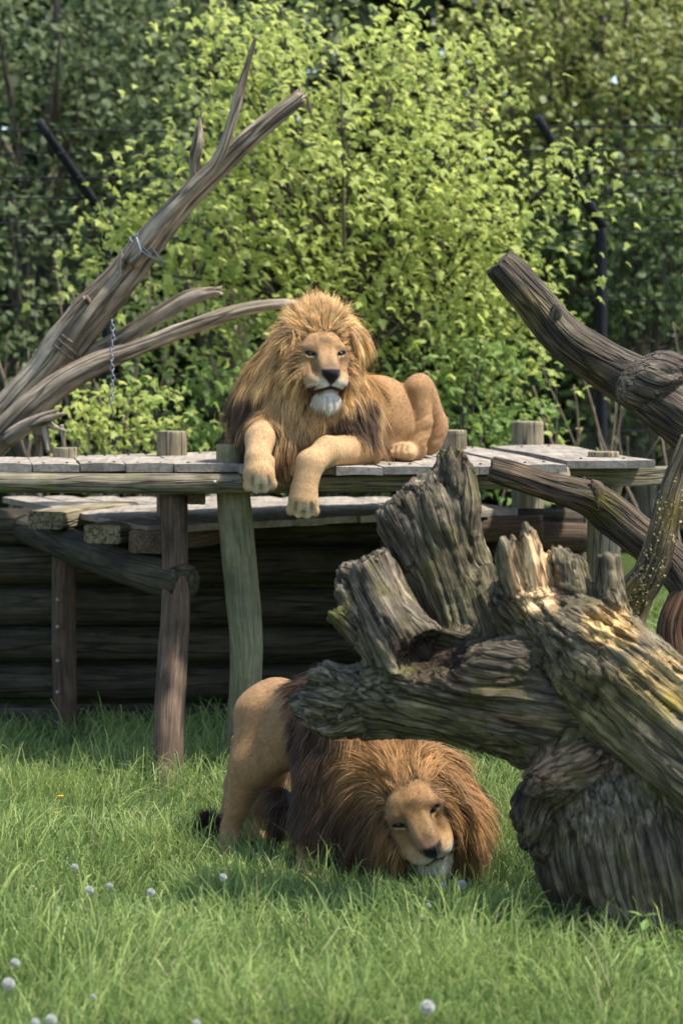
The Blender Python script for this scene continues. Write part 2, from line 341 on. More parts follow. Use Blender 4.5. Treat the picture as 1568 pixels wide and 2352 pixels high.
# ------------------------------------------------------------------ distance-field modelling
class Field:
    def __init__(s, lo, hi, h):
        s.lo = np.asarray(lo, float); s.h = h; s.n = np.ceil((np.asarray(hi)-s.lo)/h).astype(int)+1
        s.d = np.full(s.n, .5, np.float32)
    def sl(s, lo, hi):
        a = np.clip(np.floor((np.asarray(lo)-s.lo)/s.h).astype(int), 0, s.n); b = np.clip(np.ceil((np.asarray(hi)-s.lo)/s.h).astype(int)+1, 0, s.n)
        return a, b
    def pts(s, a, b):
        g = [s.lo[k]+np.arange(a[k], b[k])*s.h for k in range(3)]
        return np.stack(np.meshgrid(*g, indexing='ij'), -1).astype(np.float32)
    def apply(s, lo, hi, fn, k, sub=False):
        pad = k+.03; a, b = s.sl(np.asarray(lo)-pad, np.asarray(hi)+pad)
        if np.any(b <= a): return
        d2 = fn(s.pts(a, b)).astype(np.float32); v = s.d[a[0]:b[0], a[1]:b[1], a[2]:b[2]]
        if sub:
            d2 = -d2; hh = np.clip(.5-.5*(v-d2)/k, 0, 1); v[...] = v*(1-hh)+d2*hh+k*hh*(1-hh)
        else:
            hh = np.clip(.5+.5*(d2-v)/k, 0, 1); v[...] = d2*(1-hh)+v*hh-k*hh*(1-hh)
    def cone(s, p0, p1, r0, r1, k=.03, sub=False, flat=None):
        p0, p1 = np.asarray(p0, np.float32), np.asarray(p1, np.float32); ab = p1-p0; l2 = float(ab@ab)+1e-9; rm = max(r0, r1)
        if flat is not None: fax, ff = nrm(np.asarray(flat[0], np.float32)), flat[1]; rm = rm*max(1, ff)
        def fn(p):
            q = p-p0; t = np.clip((q@ab)/l2, 0, 1); q = q-t[..., None]*ab
            if flat is not None: q = q+(q@fax)[..., None]*fax*(1/ff-1)
            return np.sqrt((q*q).sum(-1))-(r0+(r1-r0)*t)
        s.apply(np.minimum(p0, p1)-rm, np.maximum(p0, p1)+rm, fn, k, sub)
    def chain(s, pr, k=.03, **kw):
        for (a, ra), (b_, rb) in zip(pr[:-1], pr[1:]): s.cone(a, b_, ra, rb, k, **kw)
    def ell(s, c, r, k=.03, rot=None, sub=False):
        c = np.asarray(c, np.float32); r = np.asarray(r, np.float32)*np.ones(3, np.float32); rm = r.max()
        rt = np.asarray(rot, np.float32) if rot is not None else None
        def fn(p):
            q = p-c
            if rt is not None: q = q@rt
            k0 = np.sqrt(((q/r)**2).sum(-1)); k1 = np.sqrt(((q/(r*r))**2).sum(-1)); return k0*(k0-1)/np.maximum(k1, 1e-6)
        s.apply(c-rm, c+rm, fn, k, sub)
    def cut(s, c, n, k=.012, rad=.3):
        "plane cut: removes everything on the side n points to, near c"
        c = np.asarray(c, np.float32); n = nrm(np.asarray(n, np.float32))
        def fn(p):
            q = p-c; dn = q@n; rr = np.sqrt(np.maximum((q*q).sum(-1)-dn*dn, 0)); return np.maximum(-dn, np.maximum(rr-rad, dn-rad*1.6))
        s.apply(c-rad*1.7, c+rad*1.7, fn, k, True)
    def sample(s, p):
        q = np.clip((np.asarray(p)-s.lo)/s.h, 0, np.array(s.n)-1.001); i = q.astype(int); f = q-i; r = 0
        for dx in (0, 1):
            for dy in (0, 1):
                for dz in (0, 1):
                    wg = (f[:, 0] if dx else 1-f[:, 0])*(f[:, 1] if dy else 1-f[:, 1])*(f[:, 2] if dz else 1-f[:, 2])
                    r = r+wg*s.d[i[:, 0]+dx, i[:, 1]+dy, i[:, 2]+dz]
        return r
    def grad(s, p, e=None):
        e = e or s.h*1.5; g = np.zeros_like(p)
        for k in range(3):
            o = np.zeros(3); o[k] = e; g[:, k] = s.sample(p+o)-s.sample(p-o)
        return nrm(g)
    def mesh(s):
        d = s.d
        for k in range(3):
            for e in (0, -1):
                b_ = [slice(None)]*3; b_[k] = e; d[tuple(b_)] = np.maximum(d[tuple(b_)], .002)
        sg = d < 0; n = s.n
        cnt = np.zeros(np.array(n)-1, np.int8)
        crn = [(x, y, z) for x in (0, 1) for y in (0, 1) for z in (0, 1)]
        for c in crn: cnt += sg[c[0]:n[0]-1+c[0], c[1]:n[1]-1+c[1], c[2]:n[2]-1+c[2]]
        act = np.argwhere((cnt > 0) & (cnt < 8)); vals = {c: d[act[:, 0]+c[0], act[:, 1]+c[1], act[:, 2]+c[2]] for c in crn}
        acc = np.zeros((len(act), 3)); num = np.zeros(len(act))
        for a in crn:
            for ax in range(3):
                if a[ax]: continue
                b_ = list(a); b_[ax] = 1; b_ = tuple(b_); va, vb = vals[a], vals[b_]; m = (va < 0) != (vb < 0)
                t = np.where(m, va/np.where(va-vb == 0, 1, va-vb), 0); pt = np.repeat(np.array(a, float)[None], len(act), 0); pt[:, ax] += t
                acc[m] += pt[m]; num[m] += 1
        V = s.lo+(act+acc/num[:, None])*s.h
        idx = np.full(cnt.shape, -1, np.int32); idx[act[:, 0], act[:, 1], act[:, 2]] = np.arange(len(act)); F = []
        for ax in range(3):
            o1, o2 = [(1, 2), (2, 0), (0, 1)][ax]
            A = [slice(None)]*3; B = [slice(None)]*3; A[ax] = slice(0, n[ax]-1); B[ax] = slice(1, n[ax])
            sa, sb = sg[tuple(A)], sg[tuple(B)]; e = np.argwhere(sa != sb); e = e[(e[:, o1] > 0) & (e[:, o2] > 0) & (e[:, o1] < n[o1]-1) & (e[:, o2] < n[o2]-1)]
            inside = sa[e[:, 0], e[:, 1], e[:, 2]]
            def g(d1, d2):
                q = e.copy(); q[:, o1] -= d1; q[:, o2] -= d2; return idx[q[:, 0], q[:, 1], q[:, 2]]
            q = np.stack([g(1, 1), g(0, 1), g(0, 0), g(1, 0)], -1); q[~inside] = q[~inside][:, ::-1]; F.append(q)
        return V, np.concatenate(F)
def vnormals(V, F):
    n = np.zeros_like(V); fn = np.cross(V[F[:, 2]]-V[F[:, 0]], V[F[:, 3]]-V[F[:, 1]])
    for k in range(4):
        for c in range(3): n[:, c] += np.bincount(F[:, k], fn[:, c], len(V))
    return nrm(n)
def smooth_mesh(V, F, it=2, lam=.5):
    E = np.concatenate([F[:, [0, 1]], F[:, [1, 2]], F[:, [2, 3]], F[:, [3, 0]]]); cnt = np.bincount(E[:, 0], minlength=len(V))+np.bincount(E[:, 1], minlength=len(V))
    for _ in range(it):
        acc = np.zeros_like(V)
        for c in range(3): acc[:, c] = np.bincount(E[:, 0], V[E[:, 1], c], len(V))+np.bincount(E[:, 1], V[E[:, 0], c], len(V))
        V = V+np.where(cnt[:, None] > 0, acc/np.maximum(cnt, 1)[:, None]-V, 0)*lam
    return V
def scatter(V, F, wgt, n):
    "n random points on quads with per-vertex weight; returns points, normals helper weights (face, bary)"
    a = np.linalg.norm(np.cross(V[F[:, 2]]-V[F[:, 0]], V[F[:, 3]]-V[F[:, 1]]), axis=1)*wgt[F].mean(1)
    f = rng.choice(len(F), n, p=a/a.sum()); s, t = rng.random(n), rng.random(n)
    W = np.stack([(1-s)*(1-t), s*(1-t), s*t, (1-s)*t], -1)
    return f, W
def interp(A, F, f, W): return (A[F[f]]*W[..., None]).sum(1)
def strands(paths, side, width, cols, taper=None):
    "paths (n,k,3), side (n,3) or (n,k,3), width (n,), cols (n,k,3): flat tapering hairs as one mesh"
    n, k, _ = paths.shape
    if side.ndim == 2: side = np.repeat(side[:, None], k, 1)
    tp = taper if taper is not None else np.linspace(1, .25, k-1)
    wv = side[:, :k-1]*(width[:, None]*tp[None])[..., None]*.5
    body = np.stack([paths[:, :k-1]-wv, paths[:, :k-1]+wv], 2).reshape(n, -1, 3)
    V = np.concatenate([body, paths[:, k-1:]], 1); m = 2*(k-1)+1
    cc = np.concatenate([np.repeat(cols[:, :k-1], 2, 1), cols[:, k-1:]], 1)
    b_ = (np.arange(n)*m)[:, None]; qs = []
    for i in range(k-2): qs.append(np.stack([b_[:, 0]+2*i, b_[:, 0]+2*i+1, b_[:, 0]+2*i+3, b_[:, 0]+2*i+2], -1))
    tr = np.stack([b_[:, 0]+2*(k-2), b_[:, 0]+2*(k-2)+1, b_[:, 0]+2*(k-1)], -1)
    return V.reshape(-1, 3), [np.concatenate(qs)] * (1 if qs else 0)+[tr], cc.reshape(-1, 3)
# ================================================================== SETTING
gx = np.concatenate([np.linspace(-150, -6, 8), np.linspace(-5, 5, 41), np.linspace(6, 150, 8)]); gy = np.concatenate([np.linspace(-40, 4, 5), np.linspace(5, 26, 64), np.linspace(30, 300, 10)])
XX, YY = np.meshgrid(gx, gy, indexing='ij'); gp = np.stack([XX.ravel(), YY.ravel(), np.zeros(XX.size)], -1)
def ground_z(x, y):
    p = np.stack([np.asarray(x, float)*.8, np.asarray(y, float)*.8, np.zeros(np.shape(x))], -1).reshape(-1, 3)
    return (vnoise(p, 3)*.035).reshape(np.shape(x))
gp[:, 2] = ground_z(gp[:, 0], gp[:, 1])*((np.abs(gp[:, 0]) < 6) & (gp[:, 1] < 27) & (gp[:, 1] > 4))
i, j = np.meshgrid(np.arange(len(gx)-1), np.arange(len(gy)-1), indexing='ij'); a = (i*len(gy)+j).ravel(); ny = len(gy)
g_o = link('ground', mesh_np('ground', gp, np.stack([a, a+ny, a+ny+1, a+1], -1), M['ground'], smooth=True)); tag(g_o, 'mossy soil under the grass of the enclosure', 'ground', kind='structure')

# ------------------------------------------------------------------ upper platform
ZU = 1.65
up = thing('raised_platform', (0, 13, 0), 'high platform of broad weathered grey boards on round posts, carrying the lying lion', 'platform')
def back_y(x): return 12.9+(x+1.9)/(1.37+1.9)*1.75
edges = [-150, -40, 74, 184, 290, 400, 552, 660, 770, 880, 990, 1100, 1200, 1302, 1505]
fv = [1063, 1064, 1064, 1064, 1065.5, 1066.5, 1069, 1069.5, 1071, 1070, 1070.5, 1068.5, 1066, 1057]
TA = math.tan(R(9))
for k in range(len(fv)):
    gapw = .003
    a0 = Q(edges[k], fv[k], ZU); a1 = Q(edges[k+1], fv[k], ZU); dz = random.uniform(-.004, .004)
    def bk(pt):
        yb = 13.0
        for _ in range(6): xb = pt[0]-TA*(yb-pt[1]); yb = back_y(xb)
        return np.array([xb, yb+random.uniform(-.02, .02), ZU])
    b0, b1 = bk(a0), bk(a1); up_ = np.array([0, 0, dz]); gx_ = np.array([gapw, 0, 0])
    board('plank', (a0+up_+gx_, a1+up_-gx_, b1+up_-gx_, b0+up_+gx_), .043, M['deck'], up)
    for fx, fy in ((.25, .09), (.75, .1), (.3, .88), (.72, .9)):
        c_ = mix(mix(a0, a1, fx), mix(b0, b1, fx), fy+random.uniform(-.015, .015)); V, F = uvsphere(c_+np.array([random.uniform(-.01, .01), 0, dz+.001]), (.009, .012, .004), 8, 4); obj('nail', V, F, M['fence'], up)
# beams under the boards
V, F, g = tube([P(-160, 1108, 12.14), P(120, 1109, 12.12), P(330, 1111, 12.11), P(520, 1111, 12.11), P(760, 1108, 12.12), P(1010, 1104, 12.15), P(1300, 1094, 12.35)], [.053]*7, seg=14, rough=.1, rs=3, flat=1.0)
obj('front_beam', V, F, M['beam'], up, grain=g, smooth=True)
bar('cross_beam', (-1.9, 12.75, ZU-.1), (1.35, 14.35, ZU-.1), .09, .1, M['beam'], up)
bar('side_beam', P(1290, 1098, 12.72), P(1640, 1088, 13.0), .07, .1, M['beam'], up)
bar('joist', (-.75, 12.2, ZU-.165), (-1.0, 13.2, ZU-.165), .09, .1, M['darkpost'], up)
bar('joist', (1.2, 12.5, ZU-.18), (1.0, 14.3, ZU-.18), .09, .1, M['darkpost'], up)
def stub_post(u, vt, Y, rpx, zb=-.1, mat='stub', name='post', rs=1, bend=0):
    top = P(u, vt, Y); r = px(rpx, Y)
    pts = [(top[0], Y, zb), (top[0], Y, zb*.6+top[2]*.4), (top[0], Y, top[2]-.15), (top[0], Y, top[2]-.02), (top[0], Y, top[2])]
    V, F, g = tube(pts, [r*1.03, r*1.02, r, r, r*.95], seg=16, rough=.05, rs=rs)
    return obj(name, V, F, M[mat], up, grain=g, smooth=True)
stub_post(395, 990, 13.12, 35, 1.31, rs=2); stub_post(150, 1028, 12.95, 28, 1.48, rs=3); stub_post(1040, 988, 13.95, 31, rs=4); stub_post(1212, 968, 14.62, 37, rs=5); stub_post(1385, 1037, 12.98, 36, rs=6)
# the curved front post carries the edge beside the paws
V, F, g = tube([P(528, 1020, 12.28), P(529, 1060, 12.28), P(534, 1110, 12.28), P(540, 1180, 12.28), P(547, 1265, 12.28), P(557, 1370, 12.28), P(566, 1480, 12.28), P(562, 1600, 12.28), P(555, 1720, 12.28), P(552, 1830, 12.28)],
               [px(x, 12.28) for x in (32, 33, 37, 39, 40, 40, 39, 37, 38, 39)], seg=20, rough=.05, rs=11)
fp = obj('post', V, F, M['post'], up, grain=g, smooth=True); fp['label'] = 'curved greenish front post in full sun'
V, F, g = tube([P(400, 1140, 12.25), P(402, 1280, 12.2), P(403, 1400, 12.15), P(398, 1500, 12.1), P(390, 1640, 11.9), P(382, 1860, 11.7)], [px(x, 12.1) for x in (30, 31, 34, 36, 35, 34)], seg=18, rough=.07, rs=12)
obj('post', V, F, M['darkpost'], up, grain=g, smooth=True)
for (u, v) in ((493, 1108), (640, 1110), (1340, 1098)):
    Y = 12.04 if u < 1000 else 12.6
    V, F = uvsphere(P(u, v, Y), (.012, .012, .012), 10, 6); obj('bolt', V, F, M['bolt'], up, smooth=True)

# ------------------------------------------------------------------ lower platform
ZL = 1.315
lp = thing('lower_platform', (-.3, 13.3, 0), 'lower step platform of grey boards tucked under the raised platform', 'platform')
cf = Q(340, 1208, ZL); cr = Q(1190, 1167, ZL); fdir = nrm(cr-cf); back = nrm(Q(2, 1140, ZL)-cf); LEN = np.linalg.norm(cr-cf); N = 11
for k in range(N):
    a0 = cf+fdir*(LEN*k/N+.002); a1 = cf+fdir*(LEN*(k+1)/N-.002); dl = 2.6-1.55*k/N+random.uniform(-.02, .02); e = random.uniform(-.02, .02)
    board('plank', (a0+back*e, a1+back*e, a1+back*dl, a0+back*dl), .04, M['deck'], lp)
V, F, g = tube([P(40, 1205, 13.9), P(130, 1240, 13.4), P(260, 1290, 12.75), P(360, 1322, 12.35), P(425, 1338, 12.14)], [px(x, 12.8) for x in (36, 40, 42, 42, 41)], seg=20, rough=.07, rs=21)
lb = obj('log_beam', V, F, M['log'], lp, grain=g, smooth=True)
for (u, v, Y, w_, h_, mm) in ((105, 1194, 13.2, .22, .1, 'stub'), (235, 1226, 12.55, .22, .1, 'stub'), (335, 1246, 12.35, .2, .12, 'darkpost')):
    c = P(u, v, Y); bar('joist_block', c, c+np.array([.35, .85, 0]), w_, h_, M[mm], lp)
V, F, g = tube([(P(148, 1290, 13.45)[0], 13.45, 1.2), (P(146, 1290, 13.45)[0], 13.45, .6), (P(148, 1290, 13.45)[0], 13.45, -.1)], [px(28, 13.45)]*3, seg=16, rough=.06, rs=22)
pp = obj('post', V, F, M['darkpost'], lp, grain=g, smooth=True)
for v in (1378, 1440, 1518, 1590):
    V, F = uvsphere(P(133, v, 13.36), .013, 10, 6); obj('bolt', V, F, M['bolt'], lp, smooth=True)
for (u, v0, Y) in ((905, 1150, 13.3),):
    x = P(u, v0, Y)[0]; V, F, g = tube([(x, Y, 1.27), (x, Y, .6), (x, Y, -.1)], [.08]*3, seg=12, rough=.06, rs=int(u)); obj('post', V, F, M['darkpost'], lp, grain=g, smooth=True)

# ------------------------------------------------------------------ log wall behind
lw = thing('log_wall', (-.6, 13.85, 0), 'retaining wall of stacked round logs in the dark beneath the platforms', 'wall')
vb = [1160, 1249, 1344, 1437, 1524, 1610, 1700]
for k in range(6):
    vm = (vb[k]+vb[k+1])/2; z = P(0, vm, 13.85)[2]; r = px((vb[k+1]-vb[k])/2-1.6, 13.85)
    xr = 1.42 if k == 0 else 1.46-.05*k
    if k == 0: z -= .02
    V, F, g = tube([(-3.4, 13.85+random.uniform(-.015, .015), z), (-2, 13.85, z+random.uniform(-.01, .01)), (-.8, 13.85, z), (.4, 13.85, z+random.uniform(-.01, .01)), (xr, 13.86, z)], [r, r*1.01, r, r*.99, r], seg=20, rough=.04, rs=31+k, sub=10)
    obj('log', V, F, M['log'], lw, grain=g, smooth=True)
bx_, by_, bz_ = [(-3.4, 1.25), (13.9, 14.7), (-.1, 1.12)]  # unseen block added so the gaps between the logs stay dark
bv = np.array([(x, y, z-(.25 if y > 14 else 0)) for x in bx_ for y in by_ for z in bz_]); bf = np.array([(0, 1, 3, 2), (4, 6, 7, 5), (0, 4, 5, 1), (2, 3, 7, 6), (1, 5, 7, 3), (0, 2, 6, 4)])
eb = obj('gap_backing', bv, bf, M['ground']); tag(eb, 'unseen backing added behind the log wall to keep its gaps dark', 'backing', kind='structure')
V, F, g = tube([P(1000, 1218, 13.58), P(1120, 1216, 13.58), P(1245, 1213, 13.58)], [.075]*3, seg=16, rough=.05, rs=41); obj('short_log', V, F, M['darkpost'], lw, grain=g, smooth=True)
V, F, g = tube([P(1235, 1232, 13.75), P(1290, 1233, 13.75), P(1345, 1235, 13.75)], [.085]*3, seg=16, rough=.05, rs=42); obj('short_log', V, F, M['darkpost'], lw, grain=g, smooth=True)

# ------------------------------------------------------------------ leaning dead tree
dt = thing('leaning_dead_tree', P(-420, 1560, 14.2)*np.array([1, 1, 0]), 'bare bleached dead tree leaning up to the right from behind the platform', 'tree')
def dlimb(name, l, rs, **k):
    pts, rad = puv(l); rad = [x*.9 for x in rad]; V, F, g = tube(pts, rad, **{**dict(seg=20, sub=12, rough=.2, ridges=.22, rs=rs), **k}); return obj(name, V, F, M['dead'], dt, grain=g, smooth=True)
dlimb('trunk', [(-560, 1800, 14.2, 75), (-300, 1370, 14.2, 66), (-40, 1020, 14.1, 50), (90, 870, 14.05, 48), (200, 730, 14, 44), (310, 600, 14, 37), (420, 465, 13.95, 29), (560, 330, 13.9, 23), (690, 222, 13.9, 18)], 51, cap_jag=.05)
dlimb('branch', [(300, 605, 13.9, 20), (370, 510, 13.86, 24), (440, 435, 13.82, 19), (500, 365, 13.8, 14), (535, 270, 13.8, 11), (548, 222, 13.8, 12), (565, 160, 13.8, 7), (587, 85, 13.8, 4)], 52)
dlimb('branch', [(455, 425, 13.84, 13), (447, 380, 13.82, 12), (455, 325, 13.8, 13), (461, 268, 13.8, 2)], 53, cap_jag=.06)
dlimb('branch', [(-80, 1090, 14, 40), (40, 965, 13.92, 36), (130, 890, 13.88, 30), (220, 838, 13.86, 25), (340, 790, 13.85, 20), (440, 750, 13.85, 18), (540, 715, 13.9, 16), (640, 698, 13.95, 13), (690, 700, 14, 10)], 54)
dlimb('branch', [(190, 830, 14.05, 24), (280, 775, 14.1, 20), (370, 722, 14.1, 19), (440, 683, 14.1, 19), (505, 668, 14.1, 11)], 55, cap_jag=.03)
dlimb('branch', [(290, 640, 13.95, 18), (282, 600, 13.9, 8), (278, 575, 13.9, 2)], 57)
dlimb('branch', [(215, 705, 13.98, 16), (200, 690, 13.9, 10), (197, 683, 13.88, 8)], 58)
for (l, rs) in (([(50, 985, 13.8, 16), (100, 966, 13.72, 13), (150, 950, 13.65, 3)], 61), ([(100, 960, 13.75, 9), (106, 1000, 13.72, 8), (112, 1038, 13.7, 6)], 62), ([(80, 965, 13.8, 12), (118, 978, 13.72, 8), (156, 992, 13.68, 2)], 63), ([(142, 975, 13.7, 5), (146, 1005, 13.7, 5), (150, 1038, 13.7, 5)], 64), ([(20, 1010, 13.85, 22), (80, 968, 13.75, 14), (135, 940, 13.7, 3)], 65)):
    s_ = dlimb('splinter', l, rs, seg=8, sub=5)
def coil(name, c, axis, r, turns, pitch, wr, mat, label, cat, wob=.1, seed=1, n=26):
    axis = nrm(np.asarray(axis, float)); a = nrm(np.cross(axis, [0, 1., 0])); b_ = np.cross(axis, a); pts = []
    for i in range(int(n*turns)+1):
        t = i/n; th = 2*math.pi*t; rr = r*(1+wob*math.sin(3.1*th+seed)*.5)
        pts.append(c+a*math.cos(th)*rr+b_*math.sin(th)*rr+axis*(pitch*t+wob*.3*r*math.sin(th*1.7+seed)))
    V, F, g = tube(pts, [wr]*len(pts), seg=6, sub=2); o = obj(name, V, F, mat, grain=g, smooth=True); return tag(o, label, cat)
tax = P(310, 600, 14)-P(200, 730, 14)
coil('rope_loop', P(148, 808, 14.03), tax, px(52, 14), 2.3, .035, .009, M['rope'], 'old brown rope looped around the base of the leaning dead tree', 'rope', seed=2)
coil('wire_tie', P(330, 578, 13.95), tax+np.array([0, 0, -.05]), px(44, 14), 2.6, .02, .006, M['wire'], 'grey wire twisted round the leaning trunk where its upper branch divides', 'wire', .25, 3)
V, F, g = tube([P(300, 600, 13.75), P(322, 582, 13.7), P(318, 560, 13.7), P(313, 545, 13.72)], [.007]*4, seg=6); obj('wire_end', V, F, M['wire'], bpy.data.objects['wire_tie'], grain=g)
ch = thing('hanging_chain', P(258, 745, 13.7), 'thin galvanised chain hanging below the leaning dead tree', 'chain')
for k in range(17):
    c = P(258+2*math.sin(k*.7), 742+k*11.5, 13.72); r_ = .014; pts = []
    for i in range(13):
        th = 2*math.pi*i/12; s_, c_ = math.sin(th)*r_*1.35, math.cos(th)*r_*.75
        pts.append(c+(np.array([c_, 0, s_]) if k % 2 else np.array([0, c_, s_])))
    V, F, g = tube(pts, [.0042]*13, seg=5, sub=1); obj('link', V, F, M['wire'], ch, grain=g, smooth=True)

# ------------------------------------------------------------------ fence
fe = thing('enclosure_fence', (0, 18.5, 0), 'tall dark metal fence with cranked posts and strained wires behind the trees', 'fence')
FY = 18.5
def fpost(l, rs):
    pts, rad = puv(l); V, F, g = tube(pts, rad, seg=10, sub=4, rs=rs); return obj('fence_post', V, F, M['fence'], fe, grain=g, smooth=True)
fpost([(1380, 1450, FY, 13), (1380, 1000, FY, 13), (1380, 700, FY, 13), (1378, 515, FY, 13)], 1); fpost([(248, 1450, FY, 13), (248, 1000, FY, 13), (246, 700, FY, 13), (242, 500, FY, 13)], 2)
def farm(l):
    pts, rad = puv(l); V, F, g = tube(pts, rad, seg=8, sub=3); return obj('post_arm', V, F, M['fence'], fe, grain=g, smooth=True)
farm([(1382, 520, FY, 12), (1320, 420, FY-.25, 11.5), (1233, 268, FY-.6, 10)]); farm([(245, 510, FY, 12), (180, 410, FY-.25, 11.5), (88, 278, FY-.6, 10)])
for k, (v0, v1, Y) in enumerate(((300, 290, FY-.55), (352, 345, FY-.45), (408, 398, FY-.3), (455, 442, FY-.15), (512, 505, FY-.05), (545, 535, FY), (700, 690, FY), (860, 850, FY), (1000, 990, FY))):
    u_sh = [-130, -105, -70, -40, 0, 0, 0, 0, 0][k]
    pts = [P(-300, v0+3, Y), P(242+u_sh, v0, Y), P(800+u_sh, (v0+v1)/2+7, Y), P(1380+u_sh, v1, Y), P(2000, v1+5, Y)]
    V, F, g = tube(pts, [.007]*5, seg=5, sub=6); obj('fence_wire', V, F, M['fence'], fe, grain=g)
# woven netting between the wires on the right and left: thin vertical strands
for k in range(44):
    u = 1392+k*9 if k < 22 else 30+(k-22)*10
    pts = [P(u, 515, FY), P(u+1, 700, FY), P(u, 1040, FY)]; V, F, g = tube(pts, [.0022]*3, seg=3, sub=2); obj('netting_wire', V, F, M['fence'], fe, grain=g)

# ------------------------------------------------------------------ trees and leaves
def maple_leaf(var):
    ang = [-90, -52, -20, 2, 22, 40, 58, 74, 90]
    rad = [.06, .34, .30, .62, .36, .5, .45, .7, 1.0]
    rgt = [(r*math.cos(R(a)), r*math.sin(R(a))) for a, r in zip(ang, rad)]
    out = rgt+[(-x, y) for x, y in rgt[-2:0:-1]]
    V = [(0, .05, 0)]+[(x, y, 0) for x, y in out]; V = np.array(V, float)*.5
    rr = np.linalg.norm(V[:, :2], axis=1); V[:, 2] = -(rr**2)*(.5+.4*var)+.10*np.abs(V[:, 0])*(var-1)+.05*np.sin(V[:, 0]*9+var*2)
    n = len(out); F = np.array([(0, 1+i, 1+(i+1) % n) for i in range(n)]); return V, F
def quad_leaf():
    V = np.array([(0, -.5, 0), (.3, -.1, .04), (.24, .25, .03), (0, .55, -.06), (-.24, .25, .03), (-.3, -.1, .04)]); F = np.array([(0, 1, 5), (1, 2, 5), (2, 4, 5), (2, 3, 4)]); return V, F
def orient(n, nz, spread, face=None):
    "random leaf frames: normals around the mean direction nz"
    N_ = nrm(np.asarray(nz)+rng.normal(size=(n, 3))*spread); T_ = rng.normal(size=(n, 3))+np.array([0, 0, -.9]); T_ = nrm(T_-N_*(T_*N_).sum(-1, keepdims=True)); B_ = np.cross(T_, N_)
    return B_, T_, N_
def leaf_cloud(pos, size, shapes, nz, spread):
    Vs, Fs = [], []; n = len(pos); off = 0; which = rng.integers(0, len(shapes), n)
    B_, T_, N_ = orient(n, nz, spread); frames = []
    for w_, (lv, lf) in enumerate(shapes):
        m = which == w_; k = m.sum()
        if not k: continue
        v = pos[m][:, None]+size[m][:, None, None]*(lv[None, :, :1]*B_[m][:, None]+lv[None, :, 1:2]*T_[m][:, None]+lv[None, :, 2:]*N_[m][:, None])
        Vs.append(v.reshape(-1, 3)); Fs.append((lf[None]+(off+np.arange(k)*len(lv))[:, None, None]).reshape(-1, lf.shape[1])); off += k*len(lv)
    return np.concatenate(Vs), np.concatenate(Fs), (which, B_, T_, N_)
MAPLE = [maple_leaf(v) for v in (0, .5, 1, 1.6)]; QL = [quad_leaf()]
def crown_points(cen, rad, nclump, nleaf, cr, shell=.55, droop=.5, mask=None):
    d = nrm(rng.normal(size=(nclump, 3))); r = (shell+(1-shell)*rng.random(nclump)**.6)
    c = np.asarray(cen)+d*r[:, None]*np.asarray(rad)*(1+.22*vnoise(d*2.3+np.asarray(cen), 5))[:, None]
    if mask is not None: c = c[mask(c)]
    s = cr*rng.uniform(.6, 1.35, len(c)); p = np.repeat(c, nleaf, 0); o = rng.normal(size=p.shape)*np.array([1, 1, .42])*np.repeat(s, nleaf)[:, None]
    o[:, 2] -= droop*(o[:, 0]**2+o[:, 1]**2)/np.repeat(s, nleaf)*.5
    return p+o, c
def tree_wood(root, base, cen, rad, clumps, tr, mat, parts=14, name='trunk', stems=1):
    cen = np.asarray(cen, float); base = np.asarray(base, float)
    V, F, g = tube([base+[0, 0, -.1], base*.5+cen*.5+[random.uniform(-.15, .15), 0, -.2], cen, cen+[random.uniform(-.2, .2), 0, rad[2]*.75]], [tr, tr*.75, tr*.45, tr*.1], seg=9, sub=6, rough=.08, rs=random.randint(0, 99))
    obj('trunk', V, F, mat, root, grain=g, smooth=True)
    for k in rng.choice(len(clumps), min(parts, len(clumps)), replace=False):
        c = clumps[k]; t = random.uniform(.25, .9); s_ = base*(1-t)+cen*t; mid = (s_+c)/2+np.array([0, 0, random.uniform(-.15, .2)])
        V, F, g = tube([s_, mid, c], [tr*.32, tr*.2, tr*.06], seg=6, sub=5, rough=.06, rs=k); obj('limb', V, F, mat, root, grain=g, smooth=True)
def tree(name, label, base, cen, rad, nclump, nleaf, cr, ls, mat, shapes, nz, spread, tr=.12, wood='bark', group=None, shell=.5, cat='tree', picks=0, parts=14, mask=None, droop=.5):
    root = thing(name, base, label, cat, group); pos, cl = crown_points(cen, rad, nclump, nleaf, cr, shell, droop, mask)
    pos = pos[pos[:, 2] > .05]; size = ls*rng.uniform(.55, 1.3, len(pos))
    tree_wood(root, base, cen, rad, cl, tr, M[wood], parts)
    if picks:                                           # the leaves that show largest are parts of their own
        sc_ = size/pos[:, 1]+rng.random(len(pos))*.003-(pos[:, 1]-pos[:, 1].min())*.0012; pk = np.argsort(-sc_)[:picks]; rest = np.ones(len(pos), bool); rest[pk] = False
        mes = [mesh_np('leaf', v, f, mat) for v, f in shapes]; B_, T_, N_ = orient(picks, nz, spread)
        for q, k in enumerate(pk):
            o = link('leaf', mes[q % len(mes)], root); o.matrix_local = Matrix([[*(B_[q][i]*size[k], T_[q][i]*size[k], N_[q][i]*size[k]), pos[k][i]-ORG[root.name][i]] for i in range(3)]+[[0, 0, 0, 1]])
        pos, size = pos[rest], size[rest]
    V, F, _ = leaf_cloud(pos, size, shapes, nz, spread); o = obj('crown', V, F, mat, root); o['kind'] = 'stuff'
    return root
SUNV = np.array(sdir); LN = nrm(SUNV+np.array([0, -.35, .2]))
c = P(800, 420, 17)
def mp(u, v, Y): return P(u, v, Y)
